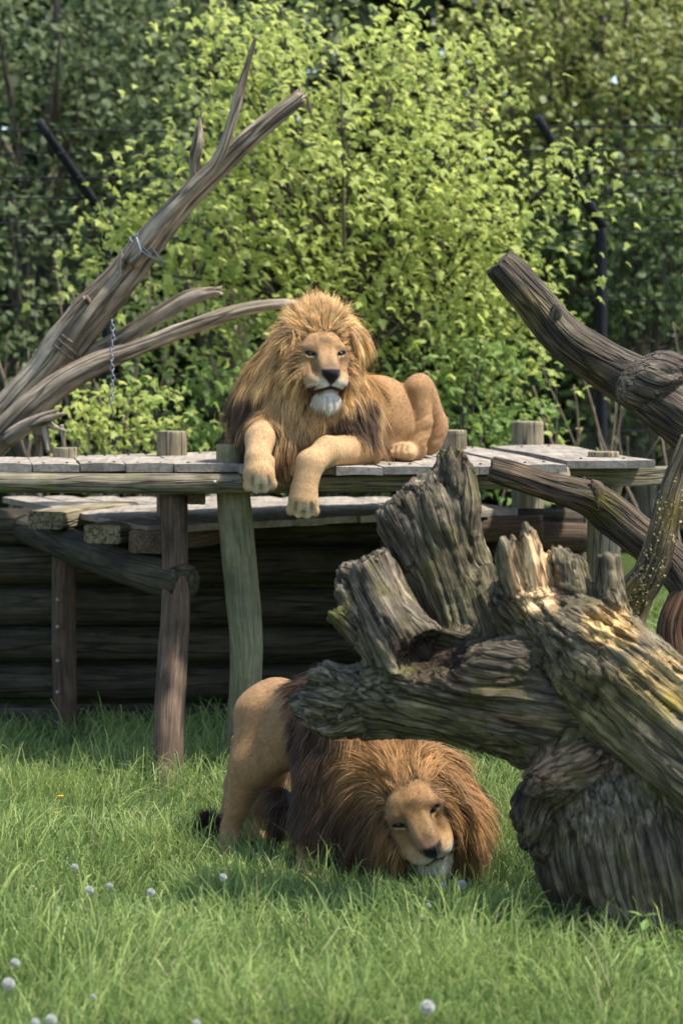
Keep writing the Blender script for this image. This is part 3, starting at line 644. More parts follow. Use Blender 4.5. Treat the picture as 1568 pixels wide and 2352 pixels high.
# the big maple: crown built from several lobes of one tree
def lobes_tree():
    root = thing('maple_tree', (P(800, 800, 17)[0], 17.0, 0), 'bright lime green young maple filling the view above the lying lion', 'tree')
    L_ = [((740, 170, 17.1), (1.15, .8, .75), 70), ((820, 420, 16.8), (1.35, .95, .8), 110), ((1060, 470, 17.0), (.72, .8, .75), 56), ((560, 440, 16.9), (.85, .7, .65), 62), ((1010, 150, 17.3), (.75, .7, .6), 44),
          ((500, 640, 17.2), (.85, .7, .6), 40), ((900, 660, 16.9), (1.2, .8, .65), 80), ((1150, 720, 17.2), (.5, .6, .6), 30), ((330, 420, 17.0), (.28, .4, .3), 10), ((270, 560, 17.1), (.3, .4, .35), 14), ((1325, 385, 16.9), (.22, .3, .22), 7), ((560, 60, 17.3), (.45, .5, .5), 20)]
    ps, cs = [], []
    for (uvY, rad, n) in L_:
        p_, c_ = crown_points(P(*uvY), rad, n, 17, .17, .35, 1.1); ps.append(p_); cs.append(c_)
    pos = np.concatenate(ps); cl = np.concatenate(cs); size = .125*rng.uniform(.5, 1.3, len(pos)); base = np.array(ORG[root.name])
    tree_wood(root, base, P(800, 430, 17.2), (1.3, .9, 1.2), cl, .07, M['bark'], 40)
    for u in (560, 950, 1060): 
        pts = [base+[random.uniform(-.2, .2), .1, -.1], P((u+790)/2, 850, 17.2), P(u, 420, 17.3), P(u+30, 150, 17.3)]; V, F, g = tube(pts, [.05, .04, .03, .01], seg=7, sub=6, rough=.08, rs=u); obj('stem', V, F, M['bark'], root, grain=g, smooth=True)
    pk = np.argsort(pos[:, 1]-size*4)[:300]; rest = np.ones(len(pos), bool); rest[pk] = False
    mes = [mesh_np('leaf', v, f, M['maple']) for v, f in MAPLE]; B_, T_, N_ = orient(300, LN, .42)
    for q, k in enumerate(pk):
        o = link('leaf', mes[q % 4], root); s_ = size[k]; o.matrix_local = Matrix([[B_[q][i]*s_, T_[q][i]*s_, N_[q][i]*s_, pos[k][i]-base[i]] for i in range(3)]+[[0, 0, 0, 1]])
    V, F, _ = leaf_cloud(pos[rest], size[rest], MAPLE, LN, .42); o = obj('crown', V, F, M['maple'], root); o['kind'] = 'stuff'
lobes_tree()
def at0(u, Y): p = P(u, 800, Y); return (p[0], Y, 0.)
tree('maple_sapling', 'lower leafy maple sapling with mid green leaves behind the deck and the lying lion', at0(560, 16.2), P(600, 930, 16.3), (1.15, .5, .42), 60, 20, .15, .115, M['maple2'], MAPLE, LN, .45, .035, picks=120, parts=16)
tree('maple_sapling', 'leafy green sapling behind the cut log and right end of the deck', at0(1060, 16.4), P(1070, 900, 16.6), (.6, .5, .6), 52, 20, .15, .115, M['maple2'], MAPLE, LN, .45, .035, picks=120, parts=16)
tree('maple_sapling', 'small fresh green sapling beside the foot of the leaning dead tree', at0(300, 15.6), P(290, 960, 15.8), (.5, .4, .3), 26, 18, .13, .11, M['maple'], MAPLE, LN, .45, .025, picks=80, parts=10)
G = 'woodland trees beyond the fence'
tree('broadleaf_tree', 'dark shaded tree above the left fence post', at0(60, 22), P(120, 260, 22), (1.9, 1.5, 1.9), 150, 42, .3, .11, M['shaded_leaf'], QL, LN, .8, .16, group=G, shell=.3, parts=22)
tree('broadleaf_tree', 'dark tree with grey trunk beyond the maple top', at0(545, 24), P(470, 150, 24), (1.5, 1.4, 1.6), 110, 42, .3, .11, M['shaded_leaf'], QL, LN, .8, .2, group=G, shell=.3, parts=14)
tree('broadleaf_tree', 'tall olive green spring tree above the right fence post', at0(1380, 23), P(1370, 150, 23), (1.9, 1.3, 1.5), 210, 44, .26, .10, M['olive_leaf'], QL, LN, .7, .15, group=G, shell=.3, parts=18)
tree('broadleaf_tree', 'mid green shady tree behind the right fence post', at0(1500, 22), P(1470, 620, 22), (1.4, 1.0, 1.5), 130, 44, .26, .10, M['mid_leaf'], QL, LN, .8, .13, group=G, shell=.3, parts=16)
tree('broadleaf_tree', 'dim ivy green tree behind the leaning dead tree', at0(60, 21), P(60, 690, 21), (1.3, .9, 1.2), 75, 40, .24, .09, M['shaded_leaf'], QL, LN, .8, .1, group=G, shell=.3, parts=18)
# far wood: a mass that reads as one
n = 36000; pos = np.stack([rng.uniform(-7, 7, n), rng.uniform(25.5, 31, n), rng.uniform(0, 8.5, n)], -1)
hole = (vnoise(pos*np.array([.9, 0, .9])+3, 9) > .42) & (pos[:, 2] > 5.0) & (pos[:, 0] < -.6)
pos = pos[~hole]; V, F, _ = leaf_cloud(pos, .34*rng.uniform(.6, 1.3, len(pos)), QL, LN, .9); fw = obj('far_woodland', V, F, M['far_leaf']); tag(fw, 'far woodland foliage closing the view behind everything', 'woodland', kind='stuff')
# bare stems
def shrub(u, Y, n, h, spread, label, seed):
    random.seed(seed); b_ = at0(u, Y); root = thing('bare_shrub', b_, label, 'shrub', 'bare shrubs along the fence')
    for k in range(n):
        x = random.uniform(-spread, spread); pts = [np.array(b_)+[x*.6, random.uniform(-.3, .3), 0]]; z = 0; hh = h*random.uniform(.6, 1.05); lean = random.uniform(-.5, .5)
        for i in range(1, 7): pts.append(np.array(b_)+[x*.6+lean*(i/6)**1.5*hh*.5+random.uniform(-.07, .07), pts[0][1]-b_[1]+random.uniform(-.05, .05), hh*i/6])
        r0 = random.uniform(.011, .026); V, F, g = tube(pts, [r0*(1-.12*i) for i in range(7)], seg=6, sub=4, rough=.1, rs=k); obj('stem', V, F, M['twig'], root, grain=g, smooth=True)
shrub(1300, 17.6, 10, 2.0, .8, 'tangle of pale bare stems left of the right fence post', 1)
shrub(1490, 17.8, 12, 2.5, .8, 'tall tangle of bare brown stems right of the fence post', 2)
shrub(120, 18.0, 14, 2.9, 1.0, 'thicket of bare brown stems behind the leaning dead tree', 3)
shrub(330, 17.4, 7, 2.0, .5, 'few bare stems behind the hanging chain', 4)
random.seed(11)
#@@PART3
# ================================================================== LIONS
from mathutils.kdtree import KDTree
TAN, PALE, DARK, CREAM = np.array([.33, .185, .078]), np.array([.43, .275, .132]), np.array([.055, .032, .022]), np.array([.72, .62, .45])
GOLD, BROWN, BLACK, WHITE = np.array([.68, .42, .175]), np.array([.24, .13, .06]), np.array([.012, .010, .010]), np.array([.8, .77, .70])
def head_frame(o, yaw, pitch, roll, scale=1.):
    "columns: viewer-right, nose direction, up; yaw to the viewer's right, pitch down, roll counter-clockwise in the picture"
    Rm = Matrix.Rotation(R(-roll), 3, 'Y') @ Matrix.Rotation(R(yaw), 3, 'Z') @ Matrix.Rotation(R(pitch), 3, 'X')
    B_ = np.array(Rm) @ np.array([[1, 0, 0], [0, -1, 0], [0, 0, 1.]]).T
    return np.array(o, float), B_*scale, scale
def hp(H, p): return H[0]+H[1] @ np.asarray(p, float)
def hl(H, p): return ((p-H[0]) @ H[1])/H[2]**2
def head_sdf(f, H, ears=True, lid=0.):
    rot = H[1]/H[2]; S = H[2]
    def e(c, r, k, sub=False): f.ell(hp(H, c), np.array(r)*S, k*S, rot, sub)
    def cn(a, b_, r0, r1, k, **kw): f.cone(hp(H, a), hp(H, b_), r0*S, r1*S, k*S, **kw)
    e((0, -.06, .0), (.132, .14, .12), .03)
    e((0, .03, .04), (.10, .07, .062), .03)
    for s_ in (-1, 1):
        e((s_*.066, .068, .030), (.046, .034, .022), .03)
        e((s_*.10, .0, -.075), (.062, .085, .10), .035)
        e((s_*.075, .045, -.06), (.05, .05, .05), .03)
        e((s_*.08, .058, -.008), (.046, .042, .036), .03); e((s_*.082, .07, -.115), (.044, .058, .052), .03)
        if ears: e((s_*.15, -.06, .115), (.045, .026, .05), .02)
    for s_ in (-1, 1): cn((s_*.022, .06, .012), (s_*.018, .168, -.098), .047, .040, .02)
    cn((0, .02, -.15), (0, .115, -.20), .085, .052, .03)
    e((0, .12, -.215), (.046, .042, .030), .02)
    for s_ in (-1, 1):
        e((s_*.042, .146, -.155), (.054, .056, .043), .028)
        e((s_*.068, .10, -.145), (.045, .06, .048), .02)
    e((0, .205, -.108), (.043, .024, .026), .014)
    e((0, .2, -.13), (.024, .02, .026), .012)
    for s_ in (-1, 1):
        e((s_*.072, .118, -.009), (.015, .035, .010), .008, True); e((s_*.088, .110, -.004), (.016, .035, .010), .008, True); cn((s_*.058, .108-lid, .001+lid), (s_*.106, .086-lid, .013+lid), .007, .007, .006); cn((s_*.060, .106, -.020), (s_*.102, .088, -.013), .006, .006, .006)          # eye slit
        cn((s_*.028, .236, -.116), (s_*.046, .21, -.108), .007, .008, .006, sub=True)
    # mouth groove
    pts = [(0, .215, -.168), (.03, .205, -.186), (.062, .165, -.202), (.076, .13, -.206)]
    for s_ in (-1, 1):
        for a, b_ in zip(pts[:-1], pts[1:]): cn((a[0]*s_, a[1], a[2]), (b_[0]*s_, b_[1], b_[2]), .007, .007, .008, sub=True)
    cn((0, .222, -.14), (0, .215, -.185), .005, .006, .006, sub=True)
def face_mask(q):
    "1 inside the short-haired face"
    wd = np.interp(q[:, 2], [-.27, -.2, -.12, -.05, .03, .08, .115, .15], [.055, .095, .124, .134, .128, .108, .075, .03])
    return (1-sstep(.78, 1.08, np.abs(q[:, 0])/wd))*sstep(-.02, .03, q[:, 1])*(1-sstep(.095, .135, q[:, 2]))*(q[:, 2] > -.262)
def face_paint(q, base, dim=1.):
    x, y, z = np.abs(q[:, 0]), q[:, 1], q[:, 2]; c = base.copy(); n = fbm(q*30, 4, 3)
    fr = face_mask(q)
    stk = fbm(q*np.array([55, 20, 22.]), 14, 3); c = mix(c, np.array([.25, .14, .056])*np.ones((len(q), 1))*(1+.5*stk+.3*fbm(q*np.array([18, 10, 14.]), 15, 2))[:, None], fr*.95)
    def patch(col, cx, cz, rx, rz, amt=1., soft=.5, ymin=-.05, xs=None):
        nonlocal c
        xx = x if xs is None else q[:, 0]
        d = np.sqrt(((xx-cx)/rx)**2+((z-cz)/rz)**2)+n*.12; c = mix(c, col, amt*(1-sstep(1-soft, 1+soft*.4, d))*(y > ymin))
    patch(PALE, .085, .042, .04, .018, .15); patch(np.array([.36, .235, .12]), .03, -.03, .022, .06, .5); patch(np.array([.17, .10, .05]), .105, .0, .022, .03, .55); patch(np.array([.17, .10, .055]), .052, -.075, .012, .05, .5, ymin=.08); patch(np.array([.14, .08, .04]), .014, .064, .024, .018, .8)
    patch(np.array([.2, .115, .055]), .12, -.06, .03, .07, .5)
    patch(np.array([.13, .08, .05]), 0, -.078, .05, .036, .8, .7, ymin=.1)
    patch(PALE, .075, -.13, .05, .03, .5, ymin=.03)
    patch(CREAM*.85, .045, -.165, .06, .034, .75, .8, ymin=.08); patch(WHITE*.9, .028, -.178, .035, .02, .6, .8, ymin=.1)
    c = c*(1-.22*(np.sin(z*420+x*60) > .4)*(np.abs(z+.155) < .025)*(x > .02)*(x < .085)*(y > .09))[:, None]
    patch(WHITE*.75, 0, -.235, .06, .035, 1, ymin=.04)
    # eye rim, tear line, mouth, nose
    patch(np.array([.2, .115, .06]), .085, .018, .04, .012, .6, ymin=.04); z0 = -.005+(x-.082)*.22; de = np.sqrt(((x-.082)/.034)**2+((z-z0)/.012)**2); c = mix(c, PALE*1.25, (1-sstep(.5, 1.2, np.sqrt(((x-.082)/.026)**2+((z-z0+.015)/.008)**2)))*.75*(y > .04)); c = mix(c, BLACK, (1-sstep(.75, 1.1, de))*(y > .04)); patch(BLACK*2, .058, -.018, .005, .020, .8, .4, ymin=.05)
    d = np.maximum(np.abs(z+.183+.30*np.maximum(x-.01, 0)*(x < .075))-.0035, 0); c = mix(c, BLACK*1.5, (1-sstep(.002, .009, d))*(x < .1)*(y > .08))
    hw = np.where(z > -.118, .047, .047-(-.118-z)*.85); c = mix(c, BLACK, (1-sstep(-.004, .006, x-hw))*sstep(-.172, -.162, z)*(1-sstep(-.094, -.084, z))*(y > .165))
    c = mix(c, BLACK*2, (1-sstep(.003, .008, x))*sstep(-.19, -.185, z)*(1-sstep(-.15, -.145, z))*(y > .1))
    return c
def build_lion(name, label, f, base_loc, H, hull, mane_col, coat_col, mane_flow, n_mane, len_mane, dirbody, n_coat, seed, post=None, mane_reach=.012):
    global rng
    rng = np.random.default_rng(seed)
    V, F = f.mesh(); V = smooth_mesh(V, F, 2, .4); N_ = vnormals(V, F); q = hl(H, V)
    fm = face_mask(q); hv = hull.sample(V); mm = (1-sstep(mane_reach, mane_reach+.02, hv)); hr = (np.linalg.norm(q-np.array([0, -.04, -.02]), axis=1) < .235)*(q[:, 1] < .11); mm = np.maximum(mm, hr)*(1-fm)
    nearface = (np.abs(q[:, 0]) < .2) & (q[:, 1] > -.02) & (np.abs(q[:, 2]+.05) < .27); mm = np.where(nearface & (fm > .85), 0, mm)
    col = coat_col(V, N_); col = face_paint(q, col) if True else col
    keep = (np.linalg.norm(q-np.array([0, .05, -.06]), axis=1) < .24); col = np.where(keep[:, None], col, coat_col(V, N_))
    col = mix(col, mane_col(V)*.5, mm)
    root = thing(name, base_loc, label, 'lion')
    V = V+N_*(mm*(.022*fbm(V*8, seed+3, 2)+.010*fbm(V*21, seed+4, 2)))[:, None]; N_ = vnormals(V, F)
    if post is not None: V, col = post(V, N_, col); N_ = vnormals(V, F)
    bo = obj('body', V, F, M['coat'], root, cols=col, smooth=True)
    # --- short coat
    wt = (1-mm)*(1-.0*fm); fi, W = scatter(V, F, wt+1e-6, n_coat); p = interp(V, F, fi, W); nn = nrm(interp(N_, F, fi, W)); cc = interp(col, F, fi, W); qq = hl(H, p)
    isf = (face_mask(qq) > .3)
    d = np.repeat(nrm(np.asarray(dirbody, float))[None], len(p), 0)+rng.normal(size=p.shape)*.18
    fd = (H[1]/H[2] @ np.stack([np.sign(qq[:, 0])*np.abs(qq[:, 0])*6, -np.ones(len(p))*.8, (qq[:, 2]+.12)*5], 0)).T; d = np.where(isf[:, None], fd+rng.normal(size=p.shape)*.12, d)
    d = nrm(d-nn*(d*nn).sum(-1, keepdims=True)); ln = np.where(isf, .0095, .0135)*rng.uniform(.6, 1.3, len(p))
    eye = (np.abs(np.abs(qq[:, 0])-.082) < .036) & (np.abs(qq[:, 2]) < .018) & (qq[:, 1] > 0); nose = (np.abs(qq[:, 0]) < .05) & (qq[:, 1] > .16) & (qq[:, 2] > -.19) & (qq[:, 2] < -.08); ln = np.where(eye | nose, .002, ln)
    path = np.stack([p-nn*.002, p+d*ln[:, None]*.5+nn*ln[:, None]*.16, p+d*ln[:, None]+nn*ln[:, None]*.2], 1); sd = nrm(np.cross(d, nn))
    br = (1+rng.normal(size=len(p))*np.where(isf, .4, .13)+.16*fbm(p*14, 8, 3)+.05*vnoise(p*60, 9))[:, None, None]; ccs = np.stack([cc*.9, cc, cc*1.08], 1)*br
    V2, F2, C2 = strands(path, sd, np.where(isf, .0026, .0032)*np.ones(len(p)), np.clip(ccs, 0, 1)); obj('coat_fur', V2, F2, M['fur'], root, cols=C2)
    # --- mane
    fi, W = scatter(V, F, mm+1e-9, n_mane); p = interp(V, F, fi, W); nn = nrm(interp(N_, F, fi, W)); qq = hl(H, p)
    flow, lift, ln = mane_flow(p, qq, nn); ln = ln*(1-.72*face_mask(qq))*rng.uniform(.5, 1.3, len(p)); k = 6
    low = np.stack([vnoise(p*11+a*7.1, 20+a) for a in range(3)], -1)
    low = low+.6*np.stack([vnoise(p*26+a*5.1, 60+a) for a in range(3)], -1); d = nrm(flow+low*.36+rng.normal(size=p.shape)*.09); pts = [p-nn*.008]; cur = p-nn*.008; lift = np.asarray(lift); stray = rng.random(len(p)) < .04; ln = np.where(stray, ln*1.35, ln)*(1+.3*fbm(p*10, 66, 2)); lift = np.where(stray, lift+.35, lift)
    dn = nrm(d-nn*(d*nn).sum(-1, keepdims=True)); d = nrm(dn+nn*lift[:, None])
    for i in range(1, k):
        cur = cur+d*(ln/(k-1))[:, None]
        s_ = f.sample(cur); g = f.grad(cur); need = .006+.012*i/k; push = np.clip(need-s_, 0, .03); cur = cur+g*push[:, None]
        pts.append(cur); d = nrm(d+np.array([0, 0, -.16])+(flow+low*.3)*.10-g*np.clip((s_-.03)*4, 0, .35)[:, None])
    path = np.stack(pts, 1)
    ng = max(200, n_mane//14); gi = rng.choice(len(p), ng, replace=False); gp_ = p[gi]; near = np.zeros(len(p), int)
    kd = KDTree(ng)
    for a in range(ng): kd.insert(gp_[a], a)
    kd.balance(); near = np.array([kd.find(x)[1] for x in p])
    tt = np.linspace(0, 1, k)[None, :, None]; gpth = path[gi][near]; wv = np.clip(.1+.5*tt, 0, .5); path = path*(1-wv*(tt > 0))+gpth*wv*(tt > 0)+(rng.normal(size=(len(p), 1, 3))*.009)*tt+low[:, None]*.012*np.sin(tt*7+rng.uniform(0, 6, (len(p), 1, 1)))*tt
    ccl = (rng.normal(size=ng)*.26)[near]; br = (1+ccl+rng.normal(size=len(p))*.2)[:, None, None]
    shp = path.shape; base = mane_col(path.reshape(-1, 3)).reshape(shp); cols = np.clip(base*br*(.62+.5*tt), 0, .95)
    fd = np.gradient(path, axis=1); g1 = np.repeat(nn[:, None], k, 1)+rng.normal(size=(len(p), 1, 3))*.35; sd = nrm(np.cross(fd, g1))
    V2, F2, C2 = strands(path, sd, rng.uniform(.0019, .0038, len(p)), cols, np.linspace(1, .45, k-1)); mo = obj('mane', V2, F2, M['hair'], root, cols=C2); mo['label'] = 'long shaggy mane'
    # --- beard on the chin
    nb = 1100; a = rng.uniform(-1, 1, nb); yb = rng.uniform(0, 1, nb); loc = np.stack([a*.058, .162-.06*yb-.06*a*a, -.212-.028*yb], -1); p = (H[0]+loc @ H[1].T); dirl = np.stack([a*.65, .30-.5*yb, -np.ones(nb)], -1)+rng.normal(size=(nb, 3))*.12
    dw = nrm(dirl @ H[1].T); ln = rng.uniform(.03, .095, nb)*H[2]*(1-.35*np.abs(a)); grv = np.array([0, 0, -1.]); path = np.stack([p, p+dw*ln[:, None]*.4, p+dw*ln[:, None]*.75+grv*ln[:, None]*.08, p+dw*ln[:, None]+grv*ln[:, None]*.2], 1)
    cb = np.repeat((WHITE*np.ones((nb, 3))*rng.uniform(.65, 1.2, (nb, 1))*np.array([1, .96, .88]))[:, None], 4, 1); sd = nrm(np.cross(dw, nrm(np.array(H[1][:, 1])))); V2, F2, C2 = strands(path, sd, np.full(nb, .0033), np.clip(cb, 0, .95)); obj('beard', V2, F2, M['hair'], root, cols=C2)
    # --- eyes, whiskers
    for s_ in (-1, 1):
        ev, ef = uvsphere((0, 0, 0), .017, 20, 14); q_ = ev; look = nrm(np.array([.05, 1, -.18])); dd = np.arccos(np.clip(nrm(ev) @ look, -1, 1)); ec = np.where((dd < .28)[:, None], BLACK*.4, np.where((dd < .62)[:, None], np.array([.045, .028, .012]), BLACK*1.2))
        ev = np.array([hp(H, (x+s_*.080, y+.086, z*.95-.007)) for x, y, z in ev]); obj('eye', ev, ef, M['eye'], root, cols=ec, smooth=True)
    nw = 14; sgn = np.where(np.arange(nw) % 2 == 0, 1, -1.); loc = np.stack([sgn*rng.uniform(.05, .08, nw), rng.uniform(.14, .19, nw), rng.uniform(-.18, -.14, nw)], -1); dl = np.stack([sgn, rng.uniform(-.1, .35, nw), rng.uniform(-.55, .1, nw)], -1)
    p = H[0]+loc @ H[1].T; dw = nrm(dl @ H[1].T); L_ = rng.uniform(.07, .13, nw)[:, None]; path = np.stack([p, p+dw*L_*.5, p+dw*L_+grv*L_*.25], 1); V2, F2, C2 = strands(path, nrm(np.cross(dw, [0, 1., 0])), np.full(nw, .0007), np.full((nw, 3, 3), .6)*np.array([1, .9, .75])); ww = obj('whiskers', V2, F2, M['hair'], root, cols=C2); ww['kind'] = 'stuff'
    return root, V, F, N_, col
GAPS = []
def gap_paint(p, c):
    d = np.full(len(p), 9.)
    for a_, b_ in GAPS:
        ab = b_-a_; t = np.clip(((p-a_) @ ab)/(ab @ ab), 0, 1); d = np.minimum(d, np.linalg.norm(p-a_-t[:, None]*ab, axis=1))
    return mix(c, np.array([.13, .075, .04]), (1-sstep(.006, .016, d))*.6)  # shade in the toe creases is put into the coat colour
def toes(f, c, fw, up_, r, k=.014, n=4, spread=1.):
    "four toes in front of a paw"
    fw, up_ = nrm(np.asarray(fw, float)), nrm(np.asarray(up_, float)); sd = np.cross(fw, up_)
    f.ell(c, (r*.98, r*.98, r*.98) if abs(up_[2]) < .7 else (r*1.0, r*1.1, r*.72), .03)
    for i in range(n):
        a = (i-(n-1)/2)/((n-1)/2); o = np.asarray(c)+sd*a*r*.78*spread+fw*r*(.72-.16*a*a); f.cone(np.asarray(c)+sd*a*r*.45+up_*r*.25, o, r*.36, r*.32, .006)
        f.ell(o+fw*r*.14-up_*r*.05, r*.30, .006)
    for g_ in (-.5, 0, .5):
        a_ = np.asarray(c)+sd*g_*r*.95+up_*r*.78+fw*r*.30; b_ = np.asarray(c)+sd*g_*r*1.25+fw*r*1.2+up_*r*.18; f.cone(a_, b_, r*.06, r*.13, .008, sub=True); GAPS.append((a_, b_))

# ------------------------------------------------------------------ lying lion
H1 = head_frame(P(737, 812, 12.14), 15, -3, 0, 1.0)
f = Field((-.85, 11.55, 1.25), (.80, 13.45, 2.62), .0085)
def w(u, v, Y): return P(u, v, Y)
# trunk
f.cone(w(745, 960, 12.42), w(865, 955, 12.68), .24, .205, .06); f.cone(w(865, 955, 12.68), w(945, 968, 13.0), .203, .155, .06)
f.ell(w(890, 985, 12.70), (.165, .22, .135), .06); f.ell(w(965, 975, 12.96), (.10, .15, .15), .05)
f.cone(w(870, 1022, 12.55), w(930, 1018, 12.70), .085, .085, .05)
# folded hind leg
f.cone(w(980, 975, 12.80), w(966, 910, 12.68), .104, .088, .016); f.ell(w(961, 890, 12.65), .078, .03); f.cone(w(958, 895, 12.63), w(966, 975, 12.61), .070, .058, .02); f.cone(w(966, 975, 12.61), w(954, 1020, 12.57), .060, .052, .02)
f.cone(w(985, 985, 12.80), w(985, 1015, 12.78), .09, .07, .05)
f.cone(w(958, 1036, 12.62), w(932, 1040, 12.50), .050, .048, .02); toes(f, w(926, 1039, 12.46), (-.25, -1, -.05), (0, 0, 1), .06)
f.cone(w(938, 905, 12.63), w(912, 985, 12.55), .026, .022, .03); f.cone(w(912, 985, 12.55), w(890, 1035, 12.53), .022, .03, .03)
# forelegs
f.cone(w(610, 975, 12.22), w(597, 1010, 11.99), .088, .074, .04); f.cone(w(597, 1010, 11.99), w(591, 1058, 11.86), .072, .060, .03); f.cone(w(591, 1055, 11.86), w(593, 1085, 11.83), .058, .066, .02); toes(f, w(595, 1092, 11.825), (.1, -.25, -1), (.1, -1, .3), .078)
f.cone(w(830, 985, 12.36), w(842, 1035, 12.3), .115, .088, .04); f.cone(w(838, 1035, 12.26), w(752, 1036, 11.98), .085, .074, .035); f.cone(w(752, 1036, 11.98), w(712, 1062, 11.86), .073, .063, .03); f.cone(w(712, 1062, 11.86), w(700, 1120, 11.82), .062, .064, .03); toes(f, w(697, 1150, 11.815), (-.05, -.2, -1), (.05, -1, .25), .080)
f.ell(w(682, 1122, 11.84), (.03, .03, .045), .02); f.ell(w(620, 1062, 11.84), (.025, .025, .035), .02)
# neck and mane volume
hull = Field(f.lo, f.lo+(np.array(f.n)-1)*f.h, f.h)
for (u, v, Y, rx, ry, rz) in ((732, 788, 12.30, .192, .18, .165), (690, 865, 12.34, .225, .21, .24), (760, 900, 12.36, .175, .21, .23), (640, 925, 12.36, .21, .2, .235), (690, 965, 12.24, .215, .19, .20), (765, 965, 12.30, .165, .18, .17), (600, 960, 12.36, .13, .17, .15), (672, 1010, 12.16, .125, .15, .12), (745, 930, 12.22, .13, .14, .16)):
    hull.ell(w(u, v, Y), (rx, ry, rz), .05)
f.d = np.minimum(f.d, .5); hh = np.clip(.5+.5*(hull.d-f.d)/.03, 0, 1); f.d = (hull.d*(1-hh)+f.d*hh-.03*hh*(1-hh)).astype(np.float32)
head_sdf(f, H1, True, .002)
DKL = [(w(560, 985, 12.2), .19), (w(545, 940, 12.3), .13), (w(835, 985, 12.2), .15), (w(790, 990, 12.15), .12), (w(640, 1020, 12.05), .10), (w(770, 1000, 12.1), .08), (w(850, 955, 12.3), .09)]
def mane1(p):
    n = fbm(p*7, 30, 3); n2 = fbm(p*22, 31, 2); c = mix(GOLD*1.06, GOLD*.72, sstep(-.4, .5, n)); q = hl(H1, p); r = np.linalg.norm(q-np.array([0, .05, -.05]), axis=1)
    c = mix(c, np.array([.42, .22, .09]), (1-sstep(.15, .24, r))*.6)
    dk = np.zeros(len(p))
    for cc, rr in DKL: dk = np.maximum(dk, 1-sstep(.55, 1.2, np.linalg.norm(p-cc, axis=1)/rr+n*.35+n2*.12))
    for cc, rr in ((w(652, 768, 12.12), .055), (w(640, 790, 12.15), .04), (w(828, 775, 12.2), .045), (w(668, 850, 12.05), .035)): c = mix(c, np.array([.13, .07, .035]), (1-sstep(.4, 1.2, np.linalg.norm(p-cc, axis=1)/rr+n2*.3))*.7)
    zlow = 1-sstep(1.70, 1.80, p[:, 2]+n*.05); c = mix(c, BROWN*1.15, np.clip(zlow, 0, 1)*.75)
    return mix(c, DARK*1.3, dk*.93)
def coat1(p, n):
    c = np.repeat(TAN[None], len(p), 0); k = fbm(p*6, 33, 3); c = c*(1+.16*k+.12*fbm(p*np.array([60, 25, 40.]), 34, 2))[:, None]
    paw = 1-sstep(1.56, 1.72, p[:, 2]); front = (p[:, 1] < 12.2); c = mix(c, PALE*1.12, np.where(front, np.maximum(paw, 1-sstep(11.95, 12.2, p[:, 1])*.9), 0)*.85)
    hind = np.linalg.norm(p-w(926, 1040, 12.44), axis=1); c = mix(c, PALE*1.15, 1-sstep(.07, .13, hind))
    kn = np.linalg.norm(p-w(975, 930, 12.75), axis=1); c = mix(c, np.array([.36, .19, .085]), (1-sstep(.1, .24, kn))*.7)
    cl = np.linalg.norm(p-w(597, 1122, 11.78), axis=1); cr_ = np.linalg.norm(p-w(697, 1185, 11.77), axis=1); tn = np.sin(p[:, 0]*175); c = mix(c, CREAM, (1-sstep(.03, .09, np.minimum(cl, cr_)))*.7)
    return gap_paint(p, c)
def flow1(p, q, nn):
    x, y, z = q[:, 0], q[:, 1], q[:, 2]; zc = z+.03; r = np.sqrt(x*x+zc*zc)+1e-6
    rad = (H1[1] @ np.stack([x/r, -.55*np.ones(len(p)), zc/r], 0)).T; top = sstep(.03, .15, z)*(1-sstep(.06, .17, np.abs(x))); wdn = sstep(.09, .24, r)*(1-.85*top); below = sstep(.0, -.25, z)
    dn = np.stack([np.clip((p[:, 0]-P(700, 900, 12.2)[0])*.55, -.3, .3), -.05*np.ones(len(p)), -np.ones(len(p))], -1)
    wd = np.clip(np.maximum(wdn, below), 0, 1)[:, None]; fl = rad*(1-wd)+dn*wd; lift = .22+.55*top*(1-sstep(.1, .25, np.abs(x)))
    ln = .10+.10*sstep(.1, .3, r)-.04*top; ln = np.where((z < -.2) & (np.abs(x) < .16), .085, ln); return nrm(fl), lift, ln
def post1(V, N_, col):
    c0 = w(972, 975, 12.6); q = V-c0; m = np.exp(-((q[:, 0]/.085)**2+((q[:, 2]+.03)/.10)**2))*(V[:, 1] < 12.85); s_ = q[:, 2]*.9-q[:, 0]*.55; wv = ridge(np.stack([s_*26, q[:, 0]*5, q[:, 1]*5], -1), 77, 2)
    V = V+N_*(m*.011*wv-m*.004)[:, None]; col = col*(1-.45*m*np.clip(-wv+.1, 0, 1))[:, None]
    musc = fbm(V*5.5, 91, 2); hd = (np.linalg.norm(V-H1[0], axis=1) > .3); V = V+N_*(musc*.008*hd)[:, None]; return V, col
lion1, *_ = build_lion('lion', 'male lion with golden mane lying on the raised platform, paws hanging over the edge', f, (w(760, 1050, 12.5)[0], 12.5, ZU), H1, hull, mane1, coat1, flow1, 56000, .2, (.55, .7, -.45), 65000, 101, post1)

# ------------------------------------------------------------------ standing lion
def w(u, v, Y): return P(u, v, Y*.966)
H2 = head_frame(w(941, 1850, 9.86), 6, 22, 24, .96)
f = Field((-.78, 9.05, -.03), (.78, 10.95, .98), .0085)
f.ell(w(632, 1648, 10.78), (.165, .19, .165), .05); f.cone(w(640, 1640, 10.75), w(720, 1660, 10.45), .15, .165, .06); f.cone(w(720, 1660, 10.45), w(800, 1710, 10.2), .165, .16, .06)
f.ell(w(690, 1690, 10.55), (.15, .2, .14), .06)
